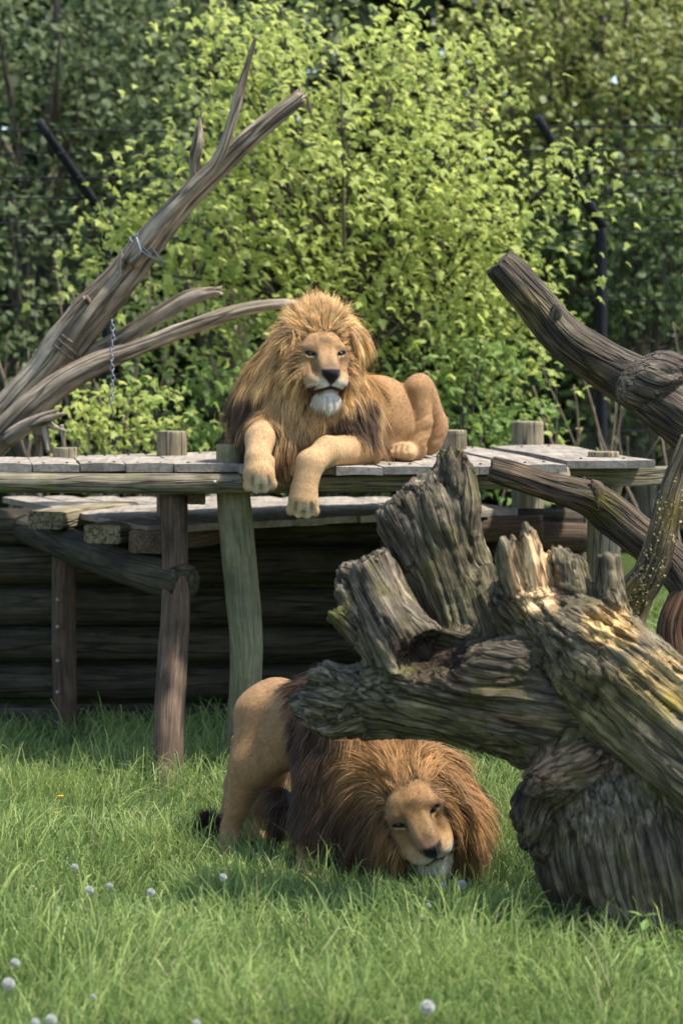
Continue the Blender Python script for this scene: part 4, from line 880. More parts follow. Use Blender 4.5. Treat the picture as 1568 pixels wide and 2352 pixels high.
# near hind leg
f.cone(w(612, 1655, 10.66), w(585, 1755, 10.56), .150, .098, .05); f.cone(w(585, 1752, 10.56), w(548, 1850, 10.58), .098, .056, .04); f.cone(w(548, 1850, 10.58), w(530, 1905, 10.6), .052, .040, .02); f.cone(w(530, 1902, 10.6), w(522, 1985, 10.48), .042, .036, .02); toes(f, np.array([w(522, 1975, 10.40)[0], 10.05, .05]), (.4, -1, 0), (0, 0, 1), .058)
f.cone(w(655, 1735, 10.5), w(600, 1770, 10.52), .05, .06, .05)
# far hind leg
f.cone(w(655, 1690, 10.95), w(625, 1790, 10.9), .12, .085, .05); f.cone(w(625, 1790, 10.9), w(588, 1870, 11.0), .08, .05, .03); f.cone(w(588, 1870, 11.0), w(585, 1925, 10.95), .048, .042, .02); toes(f, np.array([w(585, 1930, 10.9)[0], 10.5, .055]), (.4, -1, 0), (0, 0, 1), .055)
# forelegs
f.cone(w(745, 1790, 10.12), w(722, 1890, 10.08), .105, .072, .05); f.cone(w(722, 1890, 10.08), w(708, 1990, 10.05), .07, .055, .03); toes(f, np.array([w(712, 2000, 9.98)[0], 9.64, .055]), (.4, -1, 0), (0, 0, 1), .068)
f.cone(w(880, 1840, 10.25), w(862, 1935, 10.2), .1, .07, .05); f.cone(w(862, 1935, 10.2), w(858, 1985, 10.15), .066, .055, .03); toes(f, np.array([w(862, 1990, 10.1)[0], 9.76, .055]), (.4, -1, 0), (0, 0, 1), .065)
# tail
tl = [w(592, 1640, 10.93), w(545, 1700, 11.05), w(530, 1800, 11.02), w(522, 1868, 10.9), w(500, 1893, 10.8), w(480, 1888, 10.76)]
for a, b_, r0, r1 in zip(tl[:-1], tl[1:], (.032, .026, .024, .022, .02), (.026, .024, .022, .02, .03)): f.cone(a, b_, r0, r1, .02)
hull = Field(f.lo, f.lo+(np.array(f.n)-1)*f.h, f.h)
for (u, v, Y, rx, ry, rz) in ((758, 1650, 10.36, .12, .22, .20), (820, 1690, 10.2, .17, .2, .2), (765, 1745, 10.24, .14, .2, .21), (790, 1840, 10.16, .14, .18, .17), (740, 1845, 10.12, .085, .12, .16), (860, 1775, 10.12, .17, .2, .17), (945, 1790, 10.06, .19, .19, .145), (985, 1830, 10.06, .17, .17, .15), (885, 1885, 10.0, .115, .14, .15), (1030, 1868, 10.0, .10, .13, .13), (1062, 1905, 10.0, .06, .09, .085), (865, 1945, 10.0, .055, .1, .09), (652, 1850, 10.45, .035, .1, .07)):
    hull.ell(w(u, v, Y), (rx, ry, rz), .045)
hh = np.clip(.5+.5*(hull.d-f.d)/.03, 0, 1); f.d = (hull.d*(1-hh)+f.d*hh-.03*hh*(1-hh)).astype(np.float32)
head_sdf(f, H2, False, .0055)
WG = np.array([.45, .25, .10])
def mane2(p):
    n = fbm(p*7, 40, 3); n2 = fbm(p*20, 41, 2); q = hl(H2, p); r = np.linalg.norm(q-np.array([0, .05, -.03]), axis=1)
    c = mix(WG*1.12, WG*.75, sstep(-.4, .5, n)); c = mix(c, np.array([.16, .085, .04]), sstep(.33, .48, r+n*.05)*.8)
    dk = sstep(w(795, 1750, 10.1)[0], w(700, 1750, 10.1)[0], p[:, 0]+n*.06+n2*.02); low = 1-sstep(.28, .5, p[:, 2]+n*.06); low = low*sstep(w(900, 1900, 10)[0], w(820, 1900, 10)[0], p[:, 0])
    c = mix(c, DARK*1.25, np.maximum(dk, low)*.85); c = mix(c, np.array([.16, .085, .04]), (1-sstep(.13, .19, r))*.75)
    return c
def coat2(p, n):
    k = fbm(p*6, 43, 3); c = np.array([.30, .17, .075])*(1+.16*k+.12*fbm(p*np.array([60, 25, 40.]), 44, 2))[:, None]*np.ones((len(p), 1)); c = mix(c, PALE*.85, (1-sstep(.0, .35, p[:, 2]))*.25)
    t = np.linalg.norm(p-w(476, 1886, 10.76), axis=1); c = mix(c, DARK*.8, 1-sstep(.045, .075, t)); return c
def flow2(p, q, nn):
    x, y, z = q[:, 0], q[:, 1], q[:, 2]; zc = z+.03; r = np.sqrt(x*x+zc*zc)+1e-6
    rad = (H2[1] @ np.stack([x/r, -.75*np.ones(len(p)), zc/r], 0)).T; wd = sstep(.26, .42, np.linalg.norm(q, axis=1))[:, None]
    dn = np.stack([-.35*np.ones(len(p)), .15*np.ones(len(p)), -np.ones(len(p))], -1); fl = nrm(rad)*(1-wd)+dn*wd; side = sstep(.06, .16, np.abs(x))[:, None]*(1-wd); fl = fl+np.array([0, 0, -1.7])*side
    ln = .10+.06*sstep(.1, .3, r)+.07*side[:, 0]*(1-wd[:, 0]); return nrm(fl), .20+.15*sstep(.05, .15, z)*(1-wd[:, 0]), ln
def post2(V, N_, col):
    musc = fbm(V*5.5, 92, 2); hd = (np.linalg.norm(V-H2[0], axis=1) > .3); V = V+N_*(musc*.009*hd)[:, None]; return V, col
GAPS.clear()
lion2, V, F, N_, col = build_lion('lion', 'male lion with dark brown shoulder mane standing in grass, head bowed and tilted', f, (w(740, 1900, 10.4)[0], 10.0, 0), H2, hull, mane2, coat2, flow2, 56000, .2, (-.5, .55, -.55), 60000, 202, post2)
# tail tuft
nb = 2200; d = nrm(rng.normal(size=(nb, 3))+np.array([-.6, 0, -.1])); c0 = w(482, 1887, 10.76); p = c0+rng.normal(size=(nb, 3))*.012; ln = rng.uniform(.045, .08, nb)[:, None]
path = np.stack([p, p+d*ln*.5, p+d*ln+np.array([0, 0, -.008])], 1); V2, F2, C2 = strands(path, nrm(np.cross(d, [0, 1., 0])), np.full(nb, .005), np.repeat((DARK*np.ones((nb, 3))*rng.uniform(.5, 1.3, (nb, 1)))[:, None], 3, 1)); tt_ = obj('tail_tuft', V2, F2, M['hair'], lion2, cols=C2); tt_['label'] = 'dark brown tail tuft'
#@@PART4
# ================================================================== DEAD WOOD ON THE RIGHT
P_true = P
def P(u, v, Y): return P_true(u, v, Y*.985)
class Wood:
    "limbs joined in one distance field; keeps each limb's axis for the grain"
    def __init__(s, lo, hi, h): s.f = Field(lo, hi, h); s.seg = []
    def limb(s, l, k=.03, flat=None):
        pts = [P(a[0], a[1], a[2]) for a in l]; rad = [px(a[3], a[2]) for a in l]; pr = catmull(np.hstack([np.array(pts), np.array(rad)[:, None]]), 3); s0 = 0
        for a, b_ in zip(pr[:-1], pr[1:]):
            s.f.cone(a[:3], b_[:3], a[3], b_[3], k, flat=flat); s.seg.append((a[:3], b_[:3], a[3], b_[3], (pr[0, :3], nrm(pr[-1, :3]-pr[0, :3]))))
    def grain(s, V):
        best = np.full(len(V), 9.); g = np.zeros_like(V)
        for k, (a, b_, r0, r1, s0) in enumerate(s.seg):
            ab = b_-a; L_ = np.linalg.norm(ab); d = ab/L_; q = V-a; t = np.clip((q @ d)/L_, 0, 1); qq = q-(t*L_)[:, None]*d; dist = np.linalg.norm(qq, axis=1)-(r0+(r1-r0)*t)
            p0, ch = s0; n1 = nrm(np.cross(ch, [.1, 1, .2])); n2 = np.cross(ch, n1); qp = V-p0; m = dist < best; best[m] = dist[m]
            g[m] = np.stack([qp @ n1, qp @ n2, qp @ ch], -1)[m]
        return g
    def build(s, name, label, cat, mat, paint, amp=.012, lump=.02, fine=.005, seed=1, gz=2.4, gf=34, jag=(), calm=None):
        V, F = s.f.mesh(); V = smooth_mesh(V, F, 1, .4); N_ = vnormals(V, F); g = s.grain(V); cm = 1-.75*near(V, *calm) if calm else np.ones(len(V))
        r = ridge(g*np.array([gf, gf, gz])+seed, seed, 3); big = fbm(V*6+seed, seed+3, 3); fi = fbm(V*38, seed+5, 3); cr = np.clip(ridge(g*np.array([gf*.5, gf*.5, gz*.5])+9, seed+8, 1)-.80, 0, 1)*5
        st = fbm(g*np.array([13, 13, .9])+seed*2, seed+70, 3)*3.2; st = (np.floor(st)+sstep(.75, 1, st-np.floor(st)))/3.2; V = V+N_*(.035*st*cm)[:, None]; rgh = .35+.9*sstep(-.25, .35, fbm(V*3.2+seed, seed+50, 2)); V = V+N_*(amp*r*rgh*cm+lump*big+fine*fi-.012*np.clip(cr, 0, 1))[:, None]
        for (u, v, Y, ru, amt, dv) in jag:
            c_ = P(u, v, Y); m = 1-sstep(.5, 1.1, np.linalg.norm(V-c_, axis=1)/px(ru, Y)); V = V+np.asarray(dv)[None]*(m*amt*(ridge(np.stack([g[:, 0]*30, g[:, 1]*30, g[:, 2]*1.5], -1)+3, seed+31, 3)-.1))[:, None]
        col = paint(V, g, r, big); col = col*(1-.55*np.clip(cr, 0, 1))[:, None]
        o = obj(name, V, F, mat, cols=np.clip(col, 0, 8), grain=g, smooth=True); tag(o, label, cat); return o
def near(V, u, v, Y, ru, rv=None):
    "soft mask around a place on the wood"
    c = P(u, v, Y); a = px(ru, Y); b_ = px(rv or ru, Y); n = fbm(V*16, 71, 3); return 1-sstep(.55, 1.15, np.sqrt(((V[:, 0]-c[0])/a)**2+((V[:, 2]-c[2])/b_)**2+((V[:, 1]-c[1])/.35)**2)+n*.4)
W1 = Wood((-.30, 8.45, -.05), (1.50, 9.75, 1.93), .0098)
W1.limb([(1620, 2330, 9.0, 185), (1590, 2180, 9.0, 180), (1515, 2040, 9.0, 232), (1470, 1890, 9.05, 238), (1490, 1730, 9.1, 190)], .05)
W1.limb([(1400, 1730, 9.02, 128), (1270, 1650, 9.05, 124), (1120, 1590, 9.12, 116), (985, 1570, 9.2, 112), (880, 1600, 9.25, 84), (800, 1615, 9.28, 66), (745, 1620, 9.3, 50)], .04)
W1.limb([(830, 1590, 9.25, 60), (775, 1560, 9.28, 34), (738, 1535, 9.3, 18)], .025); W1.limb([(800, 1650, 9.24, 40), (750, 1655, 9.26, 30), (712, 1610, 9.28, 22)], .02); W1.limb([(820, 1640, 9.2, 40), (770, 1670, 9.2, 24), (735, 1668, 9.2, 14)], .02)
W1.limb([(985, 1560, 9.15, 84), (905, 1450, 9.22, 74), (855, 1360, 9.28, 64), (822, 1270, 9.32, 58)], .05); W1.limb([(860, 1500, 9.2, 30), (812, 1420, 9.2, 22), (785, 1345, 9.22, 16)], .02)
W1.limb([(820, 1460, 9.2, 22), (790, 1425, 9.18, 22), (768, 1408, 9.16, 20)], .02)
W1.limb([(1110, 1490, 9.3, 82), (1060, 1390, 9.38, 90), (1018, 1270, 9.42, 92), (1000, 1170, 9.42, 84)], .04, flat=((0, 1, 0), .75))
W1.limb([(1048, 1230, 9.4, 52), (1052, 1130, 9.4, 44), (1046, 1072, 9.4, 34)], .025, flat=((0, 1, 0), .8)); W1.limb([(1014, 1150, 9.38, 18), (1008, 1055, 9.38, 12)], .015)
W1.limb([(1000, 1300, 9.4, 60), (935, 1200, 9.42, 62), (918, 1150, 9.42, 50)], .03, flat=((0, 1, 0), .8)); W1.limb([(1080, 1330, 9.36, 50), (1110, 1400, 9.3, 44), (1150, 1460, 9.25, 40)], .03)
W1.f.ell(P(1160, 1530, 8.98), (px(135, 9), .10, px(62, 9)), .035, rot=np.array([[.95, 0, .3], [0, 1, 0], [-.3, 0, .95]]).T)
W1.limb([(1330, 1740, 8.86, 75), (1262, 1778, 8.84, 46), (1225, 1790, 8.84, 26)], .03); W1.limb([(1300, 1790, 8.86, 50), (1225, 1840, 8.9, 46), (1240, 1920, 8.92, 50)], .035)
f = W1.f
f.cut(P(826, 1297, 9.3), (-.54, 0, .84), .008, .16); f.cut(P(903, 1152, 9.42), (-.84, 0, .5), .01, .13)
f.ell(P(1000, 1497, 8.98), (px(98, 9), .2, px(46, 9)), .02, rot=np.array([[.85, 0, .5], [0, 1, 0], [-.5, 0, .85]]).T, sub=True)
for a, b_, r_ in (((960, 1445, 9.02), (1050, 1540, 8.98), .025), ((1040, 1540, 8.98), (1110, 1585, 8.96), .03), ((1110, 1585, 8.96), (1220, 1610, 8.92), .014), ((930, 1460, 9.06), (905, 1550, 9.08), .018), ((720, 1580, 9.24), (800, 1590, 9.18), .016), ((760, 1640, 9.2), (830, 1625, 9.16), .016), ((850, 1420, 9.16), (800, 1340, 9.22), .012), ((1300, 1600, 8.9), (1390, 1720, 8.84), .03), ((1120, 1640, 9.0), (1260, 1720, 8.92), .018), ((1040, 1100, 9.3), (1070, 1240, 9.28), .016)):
    f.cone(P(*a), P(*b_), r_, r_*.8, .015, sub=True)
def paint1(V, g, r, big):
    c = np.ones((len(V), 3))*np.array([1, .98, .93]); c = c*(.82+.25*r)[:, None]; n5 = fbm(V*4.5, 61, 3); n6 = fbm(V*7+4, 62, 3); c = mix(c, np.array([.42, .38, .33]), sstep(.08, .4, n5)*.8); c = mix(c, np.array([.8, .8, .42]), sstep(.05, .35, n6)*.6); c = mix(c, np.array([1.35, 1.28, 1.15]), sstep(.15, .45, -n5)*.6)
    c = mix(c, np.array([.36, .34, .34]), near(V, 1160, 1520, 9.0, 170, 75)*.85); c = mix(c, np.array([.22, .16, .12]), near(V, 1000, 1505, 9.05, 110, 70)*.95)  # dark burl; the shade inside the hollow is painted in too
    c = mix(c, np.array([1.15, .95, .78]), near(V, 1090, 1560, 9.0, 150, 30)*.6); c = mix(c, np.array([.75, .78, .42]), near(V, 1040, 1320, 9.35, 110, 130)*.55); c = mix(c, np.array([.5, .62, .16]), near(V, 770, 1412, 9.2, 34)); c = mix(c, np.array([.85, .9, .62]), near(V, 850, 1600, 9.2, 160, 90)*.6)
    c = mix(c, np.array([.15, .115, .075]), near(V, 1460, 2030, 9.0, 340, 290)*.95); c = mix(c, np.array([1.25, .95, .8]), near(V, 1262, 1775, 8.84, 60, 40)*.8); c = mix(c, np.array([1.5, 1.15, .95]), near(V, 1330, 1740, 8.85, 110, 45)*.7); c = mix(c, np.array([1.35, 1.08, .88]), near(V, 1180, 1640, 8.95, 130, 22)*.7); c = mix(c, np.array([.6, .58, .2]), near(V, 1100, 1700, 9.0, 170, 24)*.5); c = mix(c, np.array([.75, .7, .68]), near(V, 920, 1200, 9.42, 60, 80)*.5)  # dark brown trunk, its shaded front deepened further in the colour
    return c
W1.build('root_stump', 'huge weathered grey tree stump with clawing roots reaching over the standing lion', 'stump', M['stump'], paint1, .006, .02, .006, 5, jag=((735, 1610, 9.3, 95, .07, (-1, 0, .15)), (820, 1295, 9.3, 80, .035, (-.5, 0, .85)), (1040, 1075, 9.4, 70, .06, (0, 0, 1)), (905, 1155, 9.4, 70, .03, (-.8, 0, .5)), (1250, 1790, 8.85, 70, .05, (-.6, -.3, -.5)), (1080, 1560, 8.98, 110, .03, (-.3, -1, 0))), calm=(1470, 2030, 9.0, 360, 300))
W2 = Wood((.5, 8.3, .35), (1.75, 9.4, 1.62), .0098)
W2.limb([(1185, 1385, 9.13, 66), (1240, 1420, 9.11, 92), (1340, 1490, 9.02, 118), (1460, 1610, 8.88, 138), (1620, 1760, 8.80, 150), (1760, 1900, 8.74, 150)], .03)
W2.limb([(1195, 1360, 9.05, 34), (1175, 1310, 9.05, 27), (1160, 1262, 9.05, 22)], .02, flat=((0, 1, 0), .7)); W2.limb([(1250, 1380, 9.04, 44), (1228, 1310, 9.04, 32), (1214, 1245, 9.04, 14)], .02, flat=((0, 1, 0), .6))
W2.limb([(1330, 1420, 9.06, 60), (1308, 1330, 9.08, 46), (1300, 1300, 9.08, 38)], .025); W2.limb([(1410, 1440, 9.00, 44), (1398, 1340, 9.02, 27), (1398, 1272, 9.02, 25)], .02)
f = W2.f; f.cut(P(1300, 1284, 9.08), (0, 0, 1), .006, .09); f.cut(P(1398, 1276, 9.02), (0, 0, 1), .006, .06); f.cut(P(1162, 1274, 9.05), (-.3, 0, 1), .006, .05)
for a, b_, r_ in (((1230, 1300, 8.97), (1290, 1400, 8.93), .022), ((1340, 1400, 8.88), (1420, 1470, 8.84), .03), ((1420, 1470, 8.84), (1540, 1590, 8.74), .028), ((1300, 1480, 8.85), (1480, 1660, 8.74), .010)): f.cone(P(*a), P(*b_), r_, r_*.7, .012, sub=True)
def paint2(V, g, r, big):
    c = np.ones((len(V), 3))*np.array([.95, .92, .76]); c = c*(.82+.28*r)[:, None]; c = mix(c, np.array([5.5, 4.1, 2.9]), near(V, 1226, 1330, 8.98, 60, 95)*.95); c = mix(c, np.array([3.6, 2.8, 1.5]), near(V, 1400, 1440, 8.85, 70, 55)*.9); c = mix(c, np.array([3.6, 3.0, 1.9]), near(V, 1500, 1545, 8.77, 75, 55)*.85)
    c = mix(c, np.array([.75, .74, .25]), near(V, 1420, 1600, 8.77, 170, 90)*.6); c = mix(c, np.array([.5, .42, .33]), near(V, 1160, 1410, 9.03, 42, 60)*.7); c = mix(c, np.array([1.3, 1.1, .3]), near(V, 1540, 1610, 8.71, 26)*.9); return c
W2.build('split_log', 'thick split log with pale torn wood and yellow lichen leaning on the stump', 'log', M['stump'], paint2, .006, .014, .006, 9, jag=((1220, 1270, 9.04, 90, .07, (-.1, 0, 1)), (1165, 1275, 9.05, 50, .04, (-.2, 0, 1)), (1400, 1440, 8.85, 90, .04, (0, -1, .3)), (1300, 1300, 9.08, 60, .03, (0, 0, 1)), (1500, 1545, 8.77, 90, .03, (0, -1, .3))))
def simple_limb(name, label, cat, l, tint, rs, seg=26, sub=14, extra=(), rough=.13, ridges=.10, mat='branch', cap_jag=.01, moss=None):
    parts = []
    for q, L_ in enumerate([l, *extra]):
        pts, rad = puv(L_); V, F, g = tube(pts, rad, seg=seg, sub=sub, rough=rough, ridges=ridges, rs=rs+q, cap_jag=cap_jag); col = np.ones((len(V), 3))*np.array(tint)*(1+.25*fbm(V*14, rs, 3))[:, None]
        if moss: 
            for (u, v, Y, r_, cc) in moss: col = mix(col, np.array(cc), near(V, u, v, Y, r_)*.85)
        parts.append((V, F, g, col))
    V, F, g, col = join_parts(parts); o = obj(name, V, F, M[mat], cols=np.clip(col, 0, 4), grain=g, smooth=True); return tag(o, label, cat)
up_log = simple_limb('cut_log', 'thick dark sawn log with a swirling burl rising above the platform\'s right end', 'log', [(1900, 1850, 9.5, 85), (1900, 1400, 9.6, 85), (1830, 1150, 9.9, 80), (1690, 1042, 10.05, 72), (1570, 955, 10.1, 66), (1480, 892, 10.15, 58), (1400, 846, 10.2, 52), (1300, 778, 10.2, 48), (1225, 692, 10.2, 43), (1165, 625, 10.2, 40), (1144, 602, 10.2, 37)], (1.0, .97, .88), 81, moss=[(1200, 720, 10.1, 60, (1.7, 1.6, .9)), (1350, 870, 10.1, 50, (1.5, 1.4, .8))])
W3 = Wood((1.0, 9.65, 1.75), (1.75, 10.3, 2.35), .0085); W3.f.ell(P(1495, 872, 10.08), (px(88, 10.1), .10, px(56, 10.1)), .03, rot=np.array([[.86, 0, .5], [0, 1, 0], [-.5, 0, .86]]).T); W3.seg.append((P(1430, 835, 10), P(1560, 920, 10), .1, .1, 0))
V, F = W3.f.mesh(); c0 = P(1480, 865, 10.0); q = V-c0; rr = np.sqrt((q[:, 0]*.8+q[:, 2]*.3)**2+(q[:, 2]*1.5)**2); N_ = vnormals(V, F); V = V+N_*(.012*fbm(V*np.array([14, 20, 34.]), 3, 3))[:, None]
obj('burl', V, F, M['branch'], up_log, cols=np.ones((len(V), 3))*np.array([1.3, 1.28, 1.25])*(1+.3*fbm(V*18, 2, 3))[:, None], grain=np.stack([q[:, 0]*.4+q[:, 2], q[:, 1], q[:, 0]-q[:, 2]*.5], -1), smooth=True)
V, F, g = tube([P(1270, 740, 10.15), P(1278, 712, 10.12), P(1276, 698, 10.12)], [px(20, 10), px(14, 10), px(9, 10)], seg=10, rough=.2, rs=4); obj('knot', V, F, M['branch'], up_log, grain=g, cols=np.ones((len(V), 3))*1.2, smooth=True)
simple_limb('dead_branch', 'crooked mossy dead branch pointing at the platform\'s front edge', 'branch', [(1690, 1600, 9.4, 60), (1620, 1400, 9.6, 52), (1550, 1300, 9.75, 46), (1470, 1235, 9.8, 42), (1400, 1180, 9.85, 42), (1350, 1146, 9.87, 37), (1260, 1118, 9.9, 31), (1180, 1093, 9.9, 31), (1126, 1076, 9.9, 30)], (1.1, 1.0, .85), 86, extra=[[(1375, 1165, 9.85, 34), (1368, 1125, 9.84, 22), (1355, 1110, 9.84, 10)]], moss=[(1380, 1165, 9.8, 50, (.7, .72, .12)), (1200, 1110, 9.85, 60, (1.9, 1.6, 1.3))])
simple_limb('lichen_branch', 'pale upright branch crusted with yellow green lichen behind the split log', 'branch', [(1420, 1460, 9.5, 50), (1455, 1370, 9.48, 42), (1495, 1310, 9.46, 37), (1525, 1210, 9.45, 33), (1548, 1120, 9.45, 30), (1590, 1010, 9.45, 27)], (2.2, 2.05, 1.5), 91, rough=.14, ridges=.1, moss=[(1450, 1380, 9.4, 50, (2.6, 2.2, .7)), (1550, 1180, 9.4, 40, (2.4, 2.1, .8))])
simple_limb('bark_log', 'reddish brown bark log beside the split log', 'log', [(1660, 1330, 9.7, 70), (1590, 1400, 9.65, 62), (1570, 1480, 9.6, 60), (1620, 1620, 9.5, 70)], (1.6, 1.05, .75), 95)
# lichen crust on the pale branch and stub
n = 700; pts = []; 
for (a, b_, m) in (((1440, 1400, 9.44), (1500, 1300, 9.42), 240), ((1500, 1300, 9.42), (1548, 1120, 9.42), 240)):
    t = rng.random(m)[:, None]; A, B_ = P(*a), P(*b_); c = A*(1-t)+B_*t; d = nrm(rng.normal(size=(m, 3))+np.array([0, -.8, 0])); pts.append(c+d*px(33 if a[0] > 1400 else 25, 9.4))
pts = np.concatenate(pts); V, F, _ = leaf_cloud(pts, .011*rng.uniform(.5, 1.5, len(pts)), QL, np.array([0, -.6, .6]), .8); lo = obj('lichen', V, F, leaf_mat('yellow lichen', (.17, .155, .065), (.23, .205, .09), .1), bpy.data.objects['lichen_branch']); lo['kind'] = 'stuff'
P = P_true

# ================================================================== GRASS, FLOWERS
rng = np.random.default_rng(55)
def blades(n, xr, yr, lmin, lmax, wd, seed, wfac=1.):
    y = yr[0]+(yr[1]-yr[0])*rng.random(n)**1.25; hw = .155*y+.12
    x = rng.uniform(-1, 1, n)*hw if xr is None else rng.uniform(xr[0], xr[1], n)
    p = np.stack([x, y, np.zeros(n)], -1); tuft = fbm(p*np.array([2.6, 2.0, 1]), seed, 3); fine = vnoise(p*np.array([9, 7, 1.]), seed+2)
    keep = rng.random(n) < np.clip(.78+.5*fine+.3*tuft, .12, 1); p, tuft, fine = p[keep], tuft[keep], fine[keep]; n = len(p); p[:, 2] = ground_z(p[:, 0], p[:, 1])-.005
    ln = (lmin+(lmax-lmin)*rng.random(n)**1.8)*(1+.8*tuft); a = rng.uniform(0, 2*np.pi, n); lean = rng.uniform(.12, .75, n)
    wind = np.stack([vnoise(p*np.array([3, 3, 1.]), seed+4), vnoise(p*np.array([3, 3, 1.]), seed+6), np.zeros(n)], -1)*.38
    d = np.stack([np.cos(a)*lean, np.sin(a)*lean, np.ones(n)], -1)+wind; d = nrm(d); hz = np.stack([d[:, 0], d[:, 1], np.zeros(n)], -1); cv = rng.uniform(.15, 1.1, n)[:, None]
    L_ = ln[:, None]; path = np.stack([p, p+d*L_*.38, p+d*L_*.70+hz*L_*.18*cv-np.array([0, 0, .06])*L_*cv, p+d*L_*.9+hz*L_*.5*cv-np.array([0, 0, .30])*L_*cv], 1)
    sd = nrm(np.cross(d, np.stack([rng.normal(size=n)*.6, -np.ones(n), rng.normal(size=n)*.2], -1)))
    c1, c2, c3 = np.array([.115, .195, .05]), np.array([.37, .45, .13]), np.array([.42, .40, .19]); t = np.clip(.45+.4*tuft+rng.normal(size=n)*.28, 0, 1)
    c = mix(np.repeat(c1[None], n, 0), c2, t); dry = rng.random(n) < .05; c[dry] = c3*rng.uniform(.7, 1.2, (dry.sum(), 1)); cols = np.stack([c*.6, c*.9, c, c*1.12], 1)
    return strands(path, sd, wd*rng.uniform(.6, 1.35, n), np.clip(cols, 0, 1), np.array([.8, 1., .62]))
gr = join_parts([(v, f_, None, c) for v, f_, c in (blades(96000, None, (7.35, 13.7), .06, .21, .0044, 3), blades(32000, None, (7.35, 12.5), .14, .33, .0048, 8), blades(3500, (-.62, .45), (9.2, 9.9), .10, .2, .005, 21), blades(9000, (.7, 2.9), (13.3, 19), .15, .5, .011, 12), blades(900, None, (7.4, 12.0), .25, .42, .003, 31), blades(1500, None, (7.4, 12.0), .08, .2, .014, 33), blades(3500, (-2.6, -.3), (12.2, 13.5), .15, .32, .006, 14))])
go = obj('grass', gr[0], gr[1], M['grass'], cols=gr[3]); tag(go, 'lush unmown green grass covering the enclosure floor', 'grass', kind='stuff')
def flower_head(c, r, n=260):
    d = nrm(rng.normal(size=(n, 3))); tips = []; V = []; F = []
    core, cf_ = uvsphere(c, r*.25, 8, 6); V.append(core); off = len(core); Fq = [cf_]; Ft = []
    s = nrm(np.cross(d, rng.normal(size=(n, 3)))); s2 = np.cross(d, s); tip = c+d*r
    for k in range(3):
        a = 2*math.pi*k/3; q = s*math.cos(a)+s2*math.sin(a); q2 = s*math.cos(a+2.0)+s2*math.sin(a+2.0); blk = np.stack([c+d*r*.72, tip+q*r*.22, tip+q2*r*.10], 1).reshape(-1, 3); V.append(blk); Ft.append(np.arange(off, off+3*n).reshape(-1, 3)); off += 3*n
    return np.concatenate(V), [np.concatenate(Fq), np.concatenate(Ft)]
GD = 'dandelion clocks in the grass'
def dandelion(u, v, h, r, label, group=GD):
    for _ in range(4): Y = (2.27-h)*FPX/(v-HOR)
    c = P(u, v, Y); lean = random.uniform(-.04, .04); root = thing('dandelion_clock', (c[0]+lean, Y, 0), label, 'dandelion', group)
    V, F, g = tube([(c[0]+lean, Y, -.02), (c[0]+lean*.6, Y, c[2]*.5), tuple(c)], [.003, .0026, .0022], seg=6, sub=4); obj('stalk', V, F, M['stalk'], root, smooth=True)
    V, F = flower_head(c, r*.82); obj('seed_head', V, F, M['puff'], root)
for (u, v, h, r, lab) in ((172, 1992, .2, .017, 'dandelion clock closest to the log wall, left of three more'), (205, 2045, .2, .021, 'biggest white dandelion clock of the few in front of the log wall'), (253, 2035, .2, .015, 'smallest dandelion clock of the few in front of the log wall'), (347, 2050, .2, .019, 'white dandelion clock out in front of the dark brown post'), (513, 2015, .18, .018, 'dandelion clock by the standing lion\'s hind paw and tail tuft'),
        (1060, 2032, .17, .022, 'larger white dandelion clock beside the bowed lion\'s chin'), (1018, 2033, .17, .014, 'smaller dandelion clock right under the bowed lion\'s chin'), (983, 2080, .15, .013, 'tiny dandelion clock in grass before the bowed lion\'s beard'), (970, 2108, .15, .012, 'tiny dandelion clock in grass before the bowed lion\'s beard'),
        (981, 2314, .15, .029, 'largest round dandelion clock, alone in open grass'), (35, 2212, .17, .019, 'smaller dandelion clock behind a bigger one in the open grass'), (20, 2260, .17, .025, 'big dandelion clock in open grass with a smaller one behind it'), (118, 2343, .17, .022, 'larger of two dandelion clocks side by side in the open grass'), (82, 2350, .17, .018, 'smaller of two dandelion clocks side by side in the open grass'), (215, 2290, .17, .010, 'tiny lone dandelion clock in the open grass'), (452, 2350, .16, .014, 'small lone dandelion clock in the open grass before the lions')):
    dandelion(u, v, h+.055, r, lab)
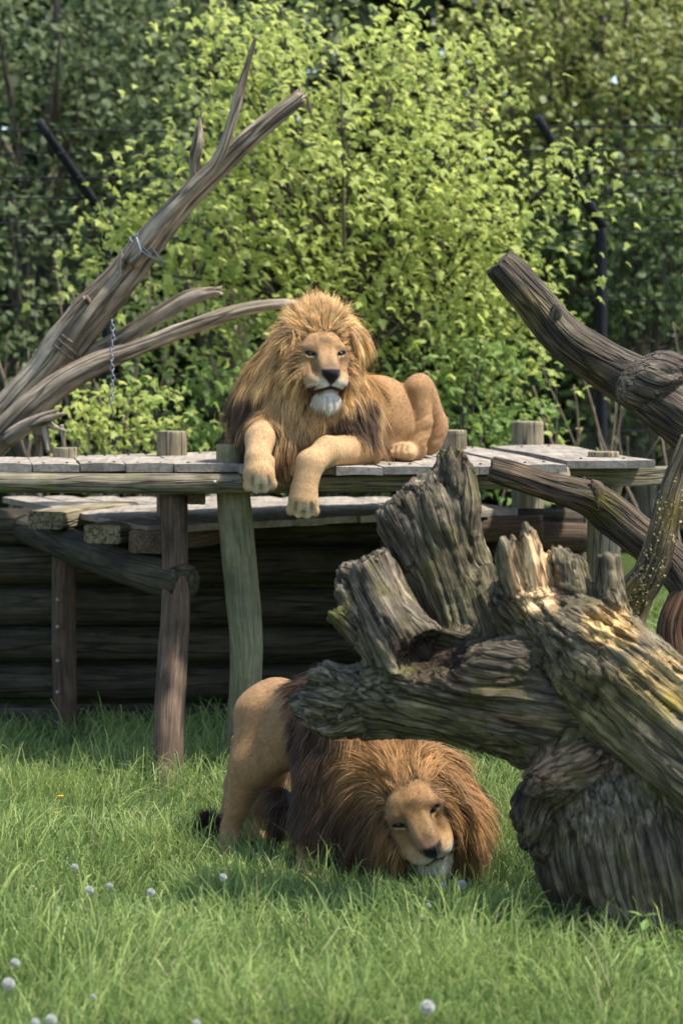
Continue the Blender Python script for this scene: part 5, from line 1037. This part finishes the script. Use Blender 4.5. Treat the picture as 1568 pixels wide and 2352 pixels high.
for (u, v) in ((140, 1830), (134, 1868)):
    h = .16; Y = (2.27-h)*FPX/(v-HOR); c = P(u, v, Y); root = thing('dandelion_flower', (c[0], Y, 0), 'yellow dandelion flower in shaded grass near the log wall', 'flower', 'yellow dandelions'); V, F, g = tube([(c[0], Y, -.02), (c[0]+.01, Y, c[2]*.5), tuple(c)], [.003]*3, seg=6, sub=3); obj('stalk', V, F, M['stalk'], root)
    parts = []
    for k in range(26): 
        a = k*2.4; r_ = .02*math.sqrt((k+1)/26); d = np.array([math.cos(a), math.sin(a), 0]); s_ = np.array([-d[1], d[0], 0])*.004; parts.append((np.array([c, c+d*r_*.7+s_+[0, 0, .006], c+d*r_+[0, 0, .004], c+d*r_*.7-s_+[0, 0, .006]]), np.array([[0, 1, 2, 3]])))
    V, F, _, _ = join_parts(parts); obj('petals', V, F, M['yellow'], root)
for (u0, v0, u1, v1, lab) in ((118, 1605, 146, 1680, 'bare dandelion stalk arching before the bolted post'), (276, 1618, 268, 1710, 'bare dandelion stalk standing between the bolted post and the brown post')):
    Y = 12.9; V, F, g = tube([P(u1, 1730, Y), P((u0+u1)/2+8, v0+45, Y), P(u0+3, v0+8, Y), P(u0, v0, Y)], [.004, .0038, .0035, .005], seg=6, sub=5); o = obj('dandelion_stalk', V, F, M['stalk'], grain=g, smooth=True); tag(o, lab, 'stalk')
# nettle at the foot of the stump
def weed(u, v_top, v_bot, Y, label, nl=5, s=.075):
    b_ = P(u, v_bot, Y); t = P(u-8, v_top, Y); root = thing('nettle_plant', (b_[0], Y, 0), label, 'plant'); V, F, g = tube([(b_[0], Y, -.02), (b_[0]+.01, Y, t[2]*.5), tuple(t)], [.005, .004, .002], seg=6, sub=5); obj('stem', V, F, M['stalk'], root)
    lv = np.array([(0, 0, 0), (.2, .22, .05), (.26, .45, .06), (.16, .75, .02), (0, 1.05, -.08), (-.16, .75, .02), (-.26, .45, .06), (-.2, .22, .05), (0, .5, 0)]); lf = np.array([(0, 1, 8), (1, 2, 8), (2, 3, 8), (3, 4, 8), (4, 5, 8), (5, 6, 8), (6, 7, 8), (7, 0, 8)])
    for k in range(nl*2):
        z = t[2]*(.25+.75*(k//2)/(nl-1)); a = (k % 2)*math.pi+(k//2)*1.4+.3; d = np.array([math.cos(a), math.sin(a)*.8-.2, .35]); d = nrm(d); sd = nrm(np.cross(d, [0, 0, 1.])); n_ = np.cross(sd, d); sz = s*(1.15-.5*(k//2)/nl)
        Vw = np.array([b_[0]+.004, Y, z])+sz*(lv[:, :1]*sd+lv[:, 1:2]*d+lv[:, 2:]*n_); obj('leaf', Vw, lf, M['weed'], root)
weed(1472, 2105, 2270, 8.1, 'young nettle with paired leaves before the foot of the stump'); weed(1545, 2200, 2300, 8.2, 'low small nettle at the edge beside the taller one', 4, .06)
